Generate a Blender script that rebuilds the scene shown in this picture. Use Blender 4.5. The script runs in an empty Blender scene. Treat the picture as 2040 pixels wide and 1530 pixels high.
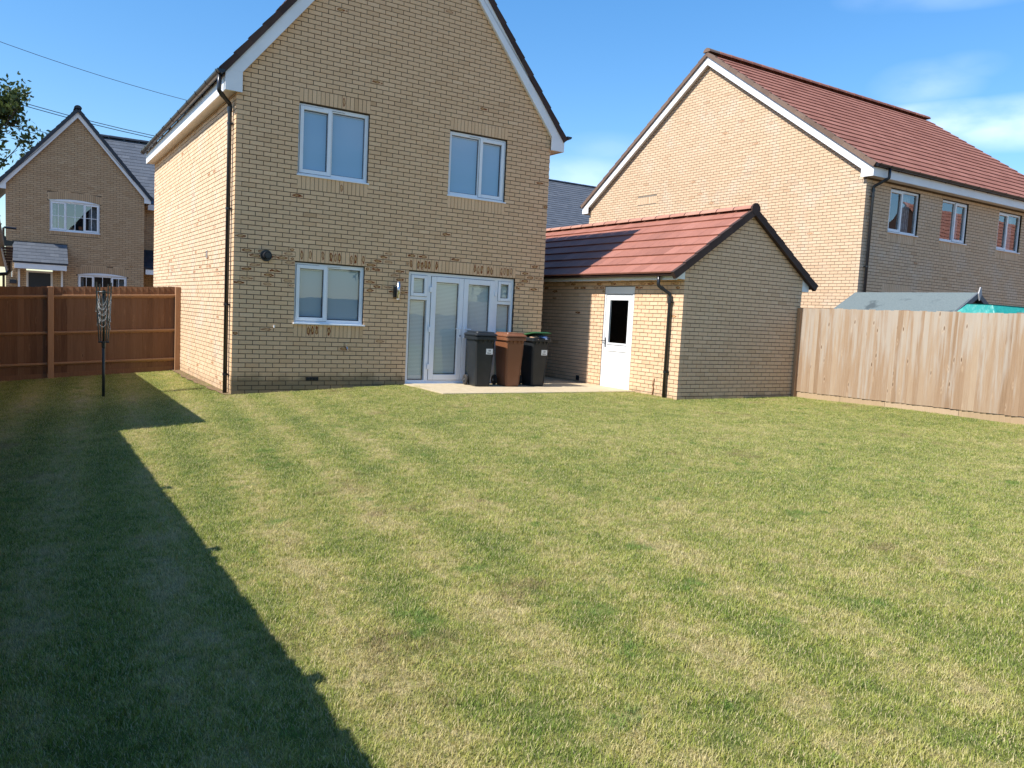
import bpy, bmesh, math, random
from mathutils import Vector as V, Matrix, Euler, noise as mnoise
rnd = random.Random(7)
R = math.radians
C = bpy.context.scene.collection
sc = bpy.context.scene
# ------------------------------------------------------------------ camera
cam = bpy.data.cameras.new('camera'); camo = bpy.data.objects.new('camera', cam); C.objects.link(camo)
CAM = V((-3.0245, -13.3624, 1.4562)); CE = Euler((1.484183, -0.04967, -0.56012), 'XYZ')
camo.location = CAM; camo.rotation_euler = CE
cam.sensor_width = 36; cam.lens = 27.869; cam.clip_end = 2000; cam.clip_start = .05
sc.camera = camo
CM = CE.to_matrix().transposed()
def project(p):
    q = CM @ (p - CAM)
    if q.z > -.1: return None
    return (1020 + 1579.26 * q.x / -q.z, 765 - 1579.26 * q.y / -q.z)
# ------------------------------------------------------------------ light
SUN_EL, SUN_AZ = 47.0, 0.3       # elevation; light travels towards +x turned by SUN_AZ
sun = bpy.data.lights.new('sun', 'SUN'); sun.energy = 3.95; sun.angle = R(.5); sun.color = (1, .965, .91)
so = bpy.data.objects.new('sun', sun); C.objects.link(so)
ld = V((math.cos(R(SUN_AZ)) * math.cos(R(SUN_EL)), math.sin(R(SUN_AZ)) * math.cos(R(SUN_EL)), -math.sin(R(SUN_EL))))
so.rotation_euler = ld.to_track_quat('-Z', 'Y').to_euler(); so.location = (-20, 0, 25)
w = bpy.data.worlds.new('World'); sc.world = w; w.use_nodes = True
nt = w.node_tree; nt.nodes.clear()
def N(t, **k):
    n = nt.nodes.new(t)
    for a, b in k.items(): setattr(n, a, b)
    return n
def math_node(op, a=None, b=None, c=None, clamp=False):
    n = N('ShaderNodeMath', operation=op); n.use_clamp = clamp
    for i, x in enumerate((a, b, c)):
        if x is None: continue
        if isinstance(x, (int, float)): n.inputs[i].default_value = x
        else: nt.links.new(x, n.inputs[i])
    return n.outputs[0]
sky = N('ShaderNodeTexSky', sky_type='NISHITA'); sky.sun_disc = False
sky.sun_elevation = R(SUN_EL); sky.sun_rotation = R(270 - SUN_AZ)
sky.altitude = 50; sky.air_density = 1.0; sky.dust_density = .3; sky.ozone_density = 2.2
hs = N('ShaderNodeHueSaturation'); hs.inputs['Saturation'].default_value = 1.3; hs.inputs['Value'].default_value = .88
nt.links.new(sky.outputs[0], hs.inputs['Color'])
tc = N('ShaderNodeTexCoord'); sep = N('ShaderNodeSeparateXYZ'); nt.links.new(tc.outputs['Generated'], sep.inputs[0])
az = math_node('ARCTAN2', sep.outputs[0], sep.outputs[1]); el = math_node('ARCSINE', sep.outputs[2])
clouds = [(.650, .165, .09, .028, .6), (.668, .203, .05, .018, .25), (1.018, .268, .045, .02, .4), (1.035, .231, .07, .017, 1.0),
          (1.115, .224, .075, .022, .95), (1.058, .283, .03, .012, .25), (1.06, .352, .07, .012, .3), (.98, .357, .05, .012, .25),
          (1.4, .24, .2, .04, .9), (1.9, .3, .25, .05, .8), (2.6, .22, .25, .04, .9), (3.0, .45, .2, .06, .5), (-2.6, .25, .3, .05, .8),
          (-1.6, .2, .2, .03, .6), (-.7, .17, .15, .02, .5), (1.6, .45, .15, .04, .5)]
tot = None
for a, e, ra, re, s in clouds:
    da = math_node('MULTIPLY', math_node('SUBTRACT', az, a), 1 / ra); de = math_node('MULTIPLY', math_node('SUBTRACT', el, e), 1 / re)
    d2 = math_node('ADD', math_node('MULTIPLY', da, da), math_node('MULTIPLY', de, de))
    m = math_node('MULTIPLY', math_node('SUBTRACT', 1.0, math_node('MULTIPLY', d2, .5), clamp=True), s)
    tot = m if tot is None else math_node('MAXIMUM', tot, m)
mp = N('ShaderNodeMapping'); mp.inputs['Scale'].default_value = (9, 9, 22); nt.links.new(tc.outputs['Generated'], mp.inputs[0])
nz = N('ShaderNodeTexNoise'); nz.inputs['Scale'].default_value = 1.2; nz.inputs['Detail'].default_value = 6; nz.inputs['Roughness'].default_value = .5
nt.links.new(mp.outputs[0], nz.inputs['Vector'])
cm_ = math_node('MULTIPLY', tot, math_node('MULTIPLY_ADD', nz.outputs['Fac'], 2.4, -.45, clamp=True), clamp=True)
cm_ = math_node('MULTIPLY', math_node('POWER', cm_, 1.2), .62, clamp=True)
mx = N('ShaderNodeMix', data_type='RGBA'); nt.links.new(cm_, mx.inputs['Factor'])
hz = math_node('MULTIPLY_ADD', math_node('MULTIPLY', el, 2.0, clamp=True), .24, .76)
hm = N('ShaderNodeVectorMath', operation='SCALE'); nt.links.new(hs.outputs[0], hm.inputs[0]); nt.links.new(hz, hm.inputs['Scale'])
nt.links.new(hm.outputs[0], mx.inputs['A']); mx.inputs['B'].default_value = (5.1, 5.7, 7.2, 1)
bg = N('ShaderNodeBackground'); bg.inputs['Strength'].default_value = .145
out = N('ShaderNodeOutputWorld'); nt.links.new(mx.outputs['Result'], bg.inputs[0]); nt.links.new(bg.outputs[0], out.inputs[0])
sc.view_settings.view_transform = 'Standard'; sc.view_settings.look = 'None'; sc.view_settings.gamma = 1
sc.view_settings.use_curve_mapping = False; sc.view_settings.exposure = .92
sc.cycles.max_bounces = 6; sc.cycles.diffuse_bounces = 3; sc.cycles.transparent_max_bounces = 8
sc.cycles.caustics_reflective = False; sc.cycles.caustics_refractive = False

# ------------------------------------------------------------------ materials
class Mat:
    def __init__(s, name, rough=.8, spec=.3):
        s.m = bpy.data.materials.new(name); s.m.use_nodes = True; s.t = s.m.node_tree
        s.b = s.t.nodes['Principled BSDF']; s.b.inputs['Roughness'].default_value = rough
        s.b.inputs['Specular IOR Level'].default_value = spec
        s.pos = None
    def n(s, t, **k):
        x = s.t.nodes.new(t)
        for a, b in k.items(): setattr(x, a, b)
        return x
    def lk(s, a, b): s.t.links.new(a, b)
    def P(s):
        if s.pos is None: s.pos = s.n('ShaderNodeNewGeometry').outputs['Position']
        return s.pos
    def scaled(s, sc_, src=None, rot=None):
        m = s.n('ShaderNodeMapping'); m.inputs['Scale'].default_value = sc_
        if rot: m.inputs['Rotation'].default_value = rot
        s.lk(src or s.P(), m.inputs[0]); return m.outputs[0]
    def noise(s, scale, vec=None, detail=3, rough=.55, dist=0):
        x = s.n('ShaderNodeTexNoise'); x.inputs['Scale'].default_value = scale; x.inputs['Detail'].default_value = detail
        x.inputs['Roughness'].default_value = rough; x.inputs['Distortion'].default_value = dist
        s.lk(vec or s.P(), x.inputs['Vector']); return x.outputs['Fac']
    def math(s, op, a, b=None, c=None, clamp=False):
        x = s.n('ShaderNodeMath', operation=op); x.use_clamp = clamp
        for i, v in enumerate((a, b, c)):
            if v is None: continue
            if isinstance(v, (int, float)): x.inputs[i].default_value = v
            else: s.lk(v, x.inputs[i])
        return x.outputs[0]
    def ramp(s, fac, stops):
        x = s.n('ShaderNodeValToRGB'); r = x.color_ramp
        while len(r.elements) < len(stops): r.elements.new(.5)
        for e, (p, c) in zip(r.elements, stops): e.position = p; e.color = (*c, 1)
        s.lk(fac, x.inputs[0]); return x.outputs[0]
    def mix(s, fac, a, b, blend='MIX'):
        x = s.n('ShaderNodeMix', data_type='RGBA', blend_type=blend); 
        for v, k in ((fac, 'Factor'), (a, 'A'), (b, 'B')):
            if isinstance(v, (int, float)): x.inputs[k].default_value = v
            elif isinstance(v, tuple): x.inputs[k].default_value = (*v, 1)
            else: s.lk(v, x.inputs[k])
        return x.outputs['Result']
    def sm(s, x, lo, hi):
        m = s.n('ShaderNodeMapRange', interpolation_type='SMOOTHSTEP'); m.inputs['From Min'].default_value = lo; m.inputs['From Max'].default_value = hi
        s.lk(x, m.inputs['Value']); return m.outputs['Result']
    def attr(s, name):
        x = s.n('ShaderNodeAttribute'); x.attribute_name = name; return x.outputs['Fac']
    def rand(s): return s.n('ShaderNodeObjectInfo').outputs['Random']
    def xyz(s, v=None):
        x = s.n('ShaderNodeSeparateXYZ'); s.lk(v or s.P(), x.inputs[0]); return x.outputs
    def col(s, c):
        if isinstance(c, tuple): s.b.inputs['Base Color'].default_value = (*c, 1)
        else: s.lk(c, s.b.inputs['Base Color'])
        return s
    def bump(s, h, strength=.3, dist=.01):
        x = s.n('ShaderNodeBump'); x.inputs['Strength'].default_value = strength; x.inputs['Distance'].default_value = dist
        s.lk(h, x.inputs['Height']); s.lk(x.outputs[0], s.b.inputs['Normal'])

def brick_mat(name, ramp, stain=None, eff=0.0):
    m = Mat(name, .9, .15)
    t = m.attr('tint')
    c = m.ramp(t, ramp)
    n1 = m.noise(38, detail=4)
    c = m.mix(m.math('MULTIPLY', m.sm(n1, .4, .75), .22), c, (.42, .285, .16))
    n2 = m.noise(11, detail=3)
    c = m.mix(m.math('MULTIPLY', m.sm(n2, .66, .8), .25), c, (.30, .19, .105))
    # kiln marks
    b = m.attr('burn'); uv = m.n('ShaderNodeUVMap').outputs[0]
    ux = m.xyz(uv)
    nn = m.noise(16, detail=2)
    dx = m.math('MULTIPLY', m.math('SUBTRACT', ux[0], .5), 2.0); dy = m.math('MULTIPLY', m.math('SUBTRACT', ux[1], .5), 2.2)
    r2 = m.math('SQRT', m.math('ADD', m.math('MULTIPLY', dx, dx), m.math('MULTIPLY', dy, dy)))
    r2 = m.math('ADD', r2, m.math('MULTIPLY', m.math('SUBTRACT', nn, .5), 1.5))
    ring = m.math('MULTIPLY', m.sm(r2, .30, .55), m.math('SUBTRACT', 1.0, m.sm(r2, .62, .85)))
    inner = m.math('SUBTRACT', 1.0, m.sm(r2, .35, .5))
    c = m.mix(m.math('MULTIPLY', inner, m.math('MULTIPLY', b, .8), clamp=True), c, (.46, .27, .09))
    c = m.mix(m.math('MULTIPLY', ring, m.math('MULTIPLY', b, 1.5), clamp=True), c, (.22, .06, .018))
    fine = m.noise(260, detail=2)
    c = m.mix(m.math('MULTIPLY', m.sm(fine, .55, .8), .18), c, (.2, .15, .09))
    if stain:
        z = m.xyz()[2]
        sn = m.noise(3.2, m.scaled((1, 1, .9)), detail=4)
        hz = m.math('ADD', z, m.math('MULTIPLY', m.math('SUBTRACT', sn, .5), .28))
        band = m.math('SUBTRACT', 1.0, m.sm(hz, stain[0], stain[1]))
        c = m.mix(m.math('MULTIPLY', band, stain[2]), c, (.125, .105, .06))
    if eff:
        en = m.noise(1.3, detail=4)
        c = m.mix(m.math('MULTIPLY', m.sm(en, .5, .72), eff), c, (.62, .56, .47))
    m.col(c)
    m.bump(m.math('ADD', m.noise(90, detail=5, rough=.7), m.math('MULTIPLY', n1, .6)), .38, .006)
    return m.m
BUFF = [(0, (.56, .375, .225)), (.3, (.68, .475, .30)), (.65, (.73, .52, .335)), (1, (.78, .575, .385))]
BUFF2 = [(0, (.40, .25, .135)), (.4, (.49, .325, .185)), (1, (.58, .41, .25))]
M = {}
M['brick'] = brick_mat('buff_brick_shaded', [(a, (c[0]*1.06, c[1]*.97, c[2]*.86)) for a, c in BUFF], (.13, .34, .72))  # same brick as the side wall, its colour warmed for the shaded rear
M['brick_side'] = brick_mat('buff_brick_side', BUFF, (.0, .14, .25), .35)
M['brick_garage'] = brick_mat('buff_brick_garage', [(a, (c[0]*1.02, c[1]*.965, c[2]*.94)) for a, c in BUFF], (.0, .22, .5))
M['brick_right'] = brick_mat('buff_brick_neighbour', [(a, (c[0]*.90, c[1]*.90, c[2]*.91)) for a, c in BUFF], None, .3)
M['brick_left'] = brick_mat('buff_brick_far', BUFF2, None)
def mortar(name, c1, c2):
    m = Mat(name, .95, .1); m.col(m.ramp(m.noise(14, detail=4), [(.3, c1), (.7, c2)])); m.bump(m.noise(150), .4, .004); return m.m
M['mortar'] = mortar('mortar_brown', (.085, .062, .045), (.125, .095, .068))
M['mortar_sunlit'] = mortar('mortar_sunlit_pale', (.20, .165, .125), (.28, .235, .185))  # same mortar, painted paler for the walls that catch the sun
M['mortar_b'] = mortar('mortar_far', (.11, .08, .055), (.17, .13, .09))
def wood_mat(name, ramp, grey=None, knots=.5, gz=1.0):
    m = Mat(name, .82, .2)
    rv = m.rand(); tint = m.attr('tint')
    off = m.n('ShaderNodeCombineXYZ'); m.lk(m.math('MULTIPLY', rv, 13.0), off.inputs[0]); m.lk(m.math('MULTIPLY', tint, 7.0), off.inputs[1])
    add = m.n('ShaderNodeVectorMath', operation='ADD'); m.lk(m.P(), add.inputs[0]); m.lk(off.outputs[0], add.inputs[1])
    v = m.scaled((40, 40, 1.8), add.outputs[0])
    g = m.noise(1.6, v, detail=5, rough=.65, dist=.6)
    base = m.math('ADD', m.math('MULTIPLY', g, .65), m.math('MULTIPLY', tint, .45))
    c = m.ramp(base, ramp)
    if grey:
        gn = m.noise(1.0, m.scaled((12, 12, .9), add.outputs[0]), detail=4)
        z = m.xyz()[2]
        f = m.math('MULTIPLY', m.sm(m.math('ADD', gn, m.math('MULTIPLY', m.math('SUBTRACT', z, 1.0), .12)), .44, .68), grey[3])
        c = m.mix(f, c, tuple(grey[:3]))
    vo = m.n('ShaderNodeTexVoronoi'); vo.inputs['Scale'].default_value = 1.0
    m.lk(m.scaled((13, 13, 3.1), add.outputs[0]), vo.inputs['Vector'])
    kd = vo.outputs['Distance']
    kc = m.n('ShaderNodeSeparateColor'); m.lk(vo.outputs['Color'], kc.inputs[0])
    sel = m.sm(kc.outputs[0], .60, .64)
    k = m.math('MULTIPLY', m.math('MULTIPLY', m.math('SUBTRACT', 1.0, m.sm(kd, .07, .17)), sel), knots)
    halo = m.math('MULTIPLY', m.math('MULTIPLY', m.math('SUBTRACT', 1.0, m.sm(kd, .12, .30)), sel), knots * .45)
    c = m.mix(halo, c, tuple(min(1, x * 1.35) for x in ramp[-1][1]))
    c = m.mix(k, c, (.10, .05, .025))
    m.col(c); m.bump(m.math('SUBTRACT', g, k), .35, .006)
    return m.m
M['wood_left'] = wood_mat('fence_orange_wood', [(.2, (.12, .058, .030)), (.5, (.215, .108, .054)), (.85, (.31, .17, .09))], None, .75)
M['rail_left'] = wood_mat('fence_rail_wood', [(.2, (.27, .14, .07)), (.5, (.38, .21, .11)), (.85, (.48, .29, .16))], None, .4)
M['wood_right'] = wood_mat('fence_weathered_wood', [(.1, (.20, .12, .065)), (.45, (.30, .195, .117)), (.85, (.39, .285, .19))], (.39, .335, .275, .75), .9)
M['gravel_board'] = wood_mat('gravel_board_wood', [(.15, (.30, .20, .11)), (.5, (.40, .28, .165)), (.8, (.47, .34, .22))], None, .35)
def plain(name, c, rough=.5, spec=.4, var=.06, scale=6, bump=0, bscale=80, metal=0):
    m = Mat(name, rough, spec)
    a = tuple(max(0, x * (1 - var * 2)) for x in c); b = tuple(min(1, x * (1 + var)) for x in c)
    m.col(m.ramp(m.noise(scale, detail=4), [(.3, a), (.7, b)]))
    m.b.inputs['Metallic'].default_value = metal
    if bump: m.bump(m.noise(bscale), bump, .003)
    return m.m
M['upvc'] = plain('white_upvc', (.80, .81, .82), .28, .5, .02, 3)
M['white_board'] = plain('white_fascia_board', (.80, .80, .79), .35, .45, .035, 2.2)
M['soffit'] = plain('soffit_board', (.70, .65, .57), .5, .3, .05, 3)
M['black_plastic'] = plain('black_plastic', (.016, .017, .02), .28, .5, .1, 9)
M['gasket'] = plain('black_gasket', (.02, .02, .022), .6, .2)
M['chrome'] = plain('brushed_steel', (.6, .6, .6), .25, .5, .05, 30, metal=1)
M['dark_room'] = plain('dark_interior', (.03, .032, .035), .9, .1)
M['curtain'] = plain('pale_curtain', (.42, .46, .50), .9, .1, .2, 14)
M['rust'] = plain('rusty_brown_cable', (.22, .09, .03), .8, .2, .3, 30)
M['door_white'] = plain('white_door', (.80, .80, .79), .4, .4, .02, 3)
M['black_door'] = plain('black_front_door', (.012, .012, .014), .35, .5)
M['terracotta'] = plain('terracotta', (.35, .14, .07), .8, .2)
def blind(name, c, freq, amt):
    m = Mat(name, .6, .3)
    wv = m.n('ShaderNodeTexWave', bands_direction='Z'); wv.inputs['Scale'].default_value = freq; wv.inputs['Distortion'].default_value = 0
    m.lk(m.P(), wv.inputs['Vector'])
    m.col(m.mix(m.math('MULTIPLY', wv.outputs['Fac'], amt), c, tuple(x * .45 for x in c))); return m.m
M['blind'] = blind('roller_blind', (.36, .43, .46), .6, .04); M['blind_sky_tint'] = blind('sky_tinted_roller_blind', (.30, .47, .64), .6, .04)  # upper blinds carry the sky's blue reflection in their colour
M['venetian'] = blind('venetian_blind', (.64, .70, .66), 12.5, .6)
def glass_mat(name, f0, tint):
    """thin double glazing: mirror part by Schlick's law on both sides, the rest see-through"""
    g = bpy.data.materials.new(name); g.use_nodes = True; t = g.node_tree; t.nodes.clear(); nn = t.nodes.new; L = t.links.new
    o = nn('ShaderNodeOutputMaterial'); mxs = nn('ShaderNodeMixShader'); tr = nn('ShaderNodeBsdfTransparent'); gl = nn('ShaderNodeBsdfGlossy')
    gl.inputs['Roughness'].default_value = 0; tr.inputs[0].default_value = (*tint, 1)
    gp = nn('ShaderNodeNewGeometry'); dt = nn('ShaderNodeVectorMath'); dt.operation = 'DOT_PRODUCT'; L(gp.outputs['Incoming'], dt.inputs[0]); L(gp.outputs['Normal'], dt.inputs[1])
    def mt(op, a, b=None):
        x = nn('ShaderNodeMath'); x.operation = op
        for k, v in enumerate((a, b)):
            if v is None: continue
            if isinstance(v, (int, float)): x.inputs[k].default_value = v
            else: L(v, x.inputs[k])
        return x.outputs[0]
    c = mt('ABSOLUTE', dt.outputs['Value']); p = mt('POWER', mt('SUBTRACT', 1.0, c), 5.0); F = mt('ADD', mt('MULTIPLY', p, 1 - f0), f0)
    nb = nn('ShaderNodeTexNoise'); nb.inputs['Scale'].default_value = 1.7; bp = nn('ShaderNodeBump'); bp.inputs['Strength'].default_value = .05; bp.inputs['Distance'].default_value = .02
    L(gp.outputs['Position'], nb.inputs['Vector']); L(nb.outputs['Fac'], bp.inputs['Height']); L(bp.outputs[0], gl.inputs['Normal'])
    L(F, mxs.inputs[0]); L(tr.outputs[0], mxs.inputs[1]); L(gl.outputs[0], mxs.inputs[2]); L(mxs.outputs[0], o.inputs[0]); return g
M['glass'] = glass_mat('window_glass', .11, (.94, .97, .98)); M['glass_mirror'] = glass_mat('reflective_window_glass', .26, (.9, .94, .95))
def tile_mat(name, ramp, rough=.7, spec=.3, streak=.25):
    m = Mat(name, rough, spec); c = m.ramp(m.attr('tint'), ramp)
    n1 = m.noise(7, detail=5)
    c = m.mix(m.math('MULTIPLY', m.sm(n1, .45, .75), streak), c, tuple(x * .62 for x in ramp[0][1]))
    n2 = m.noise(120, detail=2); c = m.mix(m.math('MULTIPLY', m.sm(n2, .5, .8), .25), c, tuple(min(1, x * 1.5) for x in ramp[-1][1]))
    m.col(c); m.bump(m.noise(160, detail=3), .35, .004); return m.m
M['tile_garage'] = tile_mat('red_roof_tile', [(0, (.25, .102, .07)), (.5, (.315, .128, .088)), (1, (.37, .16, .115))])
M['tile_opposite'] = tile_mat('red_roof_tile_sunlit', [(0, (.52, .22, .15)), (1, (.66, .30, .21))])  # sunshine painted into the tile colour; the mirrored slope itself is unlit
M['ridge_garage'] = tile_mat('red_ridge_tile', [(0, (.38, .18, .125)), (1, (.46, .24, .17))])
M['tile_right'] = tile_mat('brown_red_roof_tile', [(0, (.24, .10, .072)), (.5, (.29, .125, .09)), (1, (.34, .152, .112))], .85, .12)
M['tile_brown'] = tile_mat('dark_brown_tile', [(0, (.042, .023, .018)), (1, (.065, .037, .028))])
M['verge_right'] = tile_mat('brown_verge_cap', [(0, (.135, .085, .06)), (1, (.19, .125, .09))])
M['slate'] = tile_mat('grey_slate', [(0, (.085, .095, .11)), (1, (.125, .135, .15))], .55, .35)
M['slate_dark'] = tile_mat('dark_slate', [(0, (.022, .026, .034)), (1, (.035, .04, .05))], .5, .4)
m = Mat('roofing_felt', .9, .15); c = m.ramp(m.noise(40, detail=4), [(.3, (.115, .14, .14)), (.7, (.155, .185, .182))])
dk = m.sm(m.noise(2.2, m.scaled((1, 1, 1)), detail=5), .56, .66); c = m.mix(m.math('MULTIPLY', dk, .75), c, (.05, .062, .066)); m.col(c); m.bump(m.noise(200), .4, .003); M['felt'] = m.m
M['shed_wood'] = plain('shed_wood', (.22, .15, .12), .85, .2, .2, 12)
M['finial'] = plain('grey_finial_wood', (.45, .43, .42), .8, .2)
m = Mat('teal_tarpaulin', .45, .4); m.col(m.mix(m.sm(m.noise(5, detail=5), .55, .75), (.02, .24, .21), (.07, .36, .31))); m.bump(m.noise(6, detail=3), .5, .05); M['teal'] = m.m
# patio
m = Mat('patio_paving', .85, .2); c = m.ramp(m.noise(9, detail=6), [(.25, (.44, .35, .22)), (.75, (.56, .46, .31))])
c = m.mix(m.math('MULTIPLY', m.sm(m.noise(1.6, detail=3), .5, .7), .25), c, (.36, .29, .19)); m.col(c); m.bump(m.noise(120), .3, .003); M['patio'] = m.m
# ground and lawn soil
def lawn_color(m, blade=False):
    p = m.P(); s3 = m.xyz(p)
    big = m.noise(.42, detail=4, rough=.6); mid = m.noise(2.3, detail=5, rough=.62); small = m.noise(11, detail=4, rough=.65)
    f = m.math('ADD', m.math('MULTIPLY', big, .26), m.math('ADD', m.math('MULTIPLY', mid, .30), m.math('MULTIPLY', small, .44)))
    # mowing stripes running towards the left corner of the house
    ang = m.math('SUBTRACT', m.math('MULTIPLY', s3[0], .995), m.math('MULTIPLY', s3[1], .09))
    st = m.math('SINE', m.math('ADD', m.math('MULTIPLY', ang, 8.5), m.math('MULTIPLY', big, 2.4)))
    left = m.math('SUBTRACT', 1.0, m.sm(s3[0], -.2, 2.6))
    f = m.math('ADD', f, m.math('MULTIPLY', m.math('MULTIPLY', st, .05), left))
    f = m.math('MULTIPLY_ADD', m.math('SUBTRACT', f, .5), 1.25, .5)
    fib = m.noise(1.0, m.scaled((34, 7, 20)), detail=3, rough=.6)
    f = m.math('ADD', f, m.math('MULTIPLY', m.math('SUBTRACT', fib, .5), .26))
    # greener near the house and patio, strawier in the near right
    f = m.math('ADD', f, m.math('MULTIPLY', m.sm(s3[1], -9.5, -2.5), -.015))
    return f
m = Mat('lawn_soil', .95, .1); f = lawn_color(m)
c = m.ramp(f, [(.38, (.11, .125, .035)), (.5, (.19, .185, .06)), (.62, (.29, .24, .11))])
s3 = m.xyz()
m.col(c); m.bump(m.noise(60, detail=5), .8, .02); M['soil'] = m.m
m = Mat('bare_earth', .95, .1); m.col(m.ramp(m.noise(20, detail=5), [(.3, (.13, .085, .05)), (.7, (.27, .19, .115))])); m.bump(m.noise(50, detail=5), .8, .02); M['earth'] = m.m
def grass_mat():
    m = Mat('grass_blade', .55, .25); f = lawn_color(m); rv = m.rand(); tt = m.attr('tint')
    f = m.math('ADD', f, m.math('MULTIPLY', m.math('SUBTRACT', rv, .5), .055))
    c = m.ramp(f, [(.36, (.20, .27, .045)), (.44, (.31, .36, .065)), (.50, (.40, .415, .09)), (.57, (.52, .475, .15)), (.66, (.64, .54, .27))])
    c = m.mix(m.sm(tt, .70, .78), c, (.66, .57, .30))
    c = m.mix(m.math('MULTIPLY', m.math('SUBTRACT', 1.0, m.sm(tt, .1, .22)), .75), c, (.07, .13, .02))
    br = m.math('MULTIPLY', m.sm(m.noise(.85, detail=5, rough=.7), .585, .68), m.sm(rv, .2, .6))
    c = m.mix(m.math('MULTIPLY', br, .75), c, (.30, .21, .115))
    lush = m.math('MULTIPLY', m.sm(m.noise(3.1, m.scaled((1, 1, 1.3)), detail=3), .64, .70), .65)
    c = m.mix(lush, c, (.14, .27, .045))
    m.col(c)
    tb = m.n('ShaderNodeBsdfTranslucent'); m.lk(c, tb.inputs[0]); ms = m.n('ShaderNodeMixShader'); ms.inputs[0].default_value = .35
    out = m.t.nodes['Material Output']; m.lk(m.b.outputs[0], ms.inputs[1]); m.lk(tb.outputs[0], ms.inputs[2]); m.lk(ms.outputs[0], out.inputs[0])
    return m.m
M['grass'] = grass_mat()
def leaf_mat(name, a, b):
    m = Mat(name, .5, .3); c = m.ramp(m.attr('tint'), [(0, a), (1, b)]); m.col(c)
    tb = m.n('ShaderNodeBsdfTranslucent'); m.lk(c, tb.inputs[0]); ms = m.n('ShaderNodeMixShader'); ms.inputs[0].default_value = .3
    out = m.t.nodes['Material Output']; m.lk(m.b.outputs[0], ms.inputs[1]); m.lk(tb.outputs[0], ms.inputs[2]); m.lk(ms.outputs[0], out.inputs[0]); return m.m
M['leaf'] = leaf_mat('tree_leaf', (.035, .055, .02), (.10, .14, .035)); M['bark'] = plain('bark', (.07, .055, .045), .9, .1, .3, 9)
def bin_mat(name, c, dust):
    m = Mat(name, .42, .4); n1 = m.noise(4, detail=5); cc = m.mix(m.math('MULTIPLY', m.sm(n1, .45, .8), .5), c, dust); m.col(cc); m.bump(m.noise(300), .15, .002); return m.m
M['bin_black'] = bin_mat('black_bin_plastic', (.015, .017, .019), (.034, .034, .036))
M['bin_brown'] = bin_mat('brown_bin_plastic', (.185, .072, .032), (.24, .11, .06))
M['bin_green'] = bin_mat('green_bin_lid', (.022, .09, .028), (.04, .13, .045))
M['label'] = plain('white_label', (.75, .75, .72), .5, .3, .03); M['ink'] = plain('label_ink', (.03, .03, .04), .6, .2)
M['rubber'] = plain('rubber', (.05, .045, .04), .8, .2); M['bag'] = plain('plastic_bag_waste', (.30, .36, .55), .35, .5, .8, 14, .6, 20)
M['card'] = plain('cardboard_waste', (.45, .28, .17), .8, .2, .3, 20); M['cord'] = plain('grey_line', (.55, .57, .55), .6, .3)
M['dryer'] = plain('dark_green_metal', (.018, .03, .028), .4, .5); M['wire'] = plain('power_wire', (.05, .055, .07), .6, .3)

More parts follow.
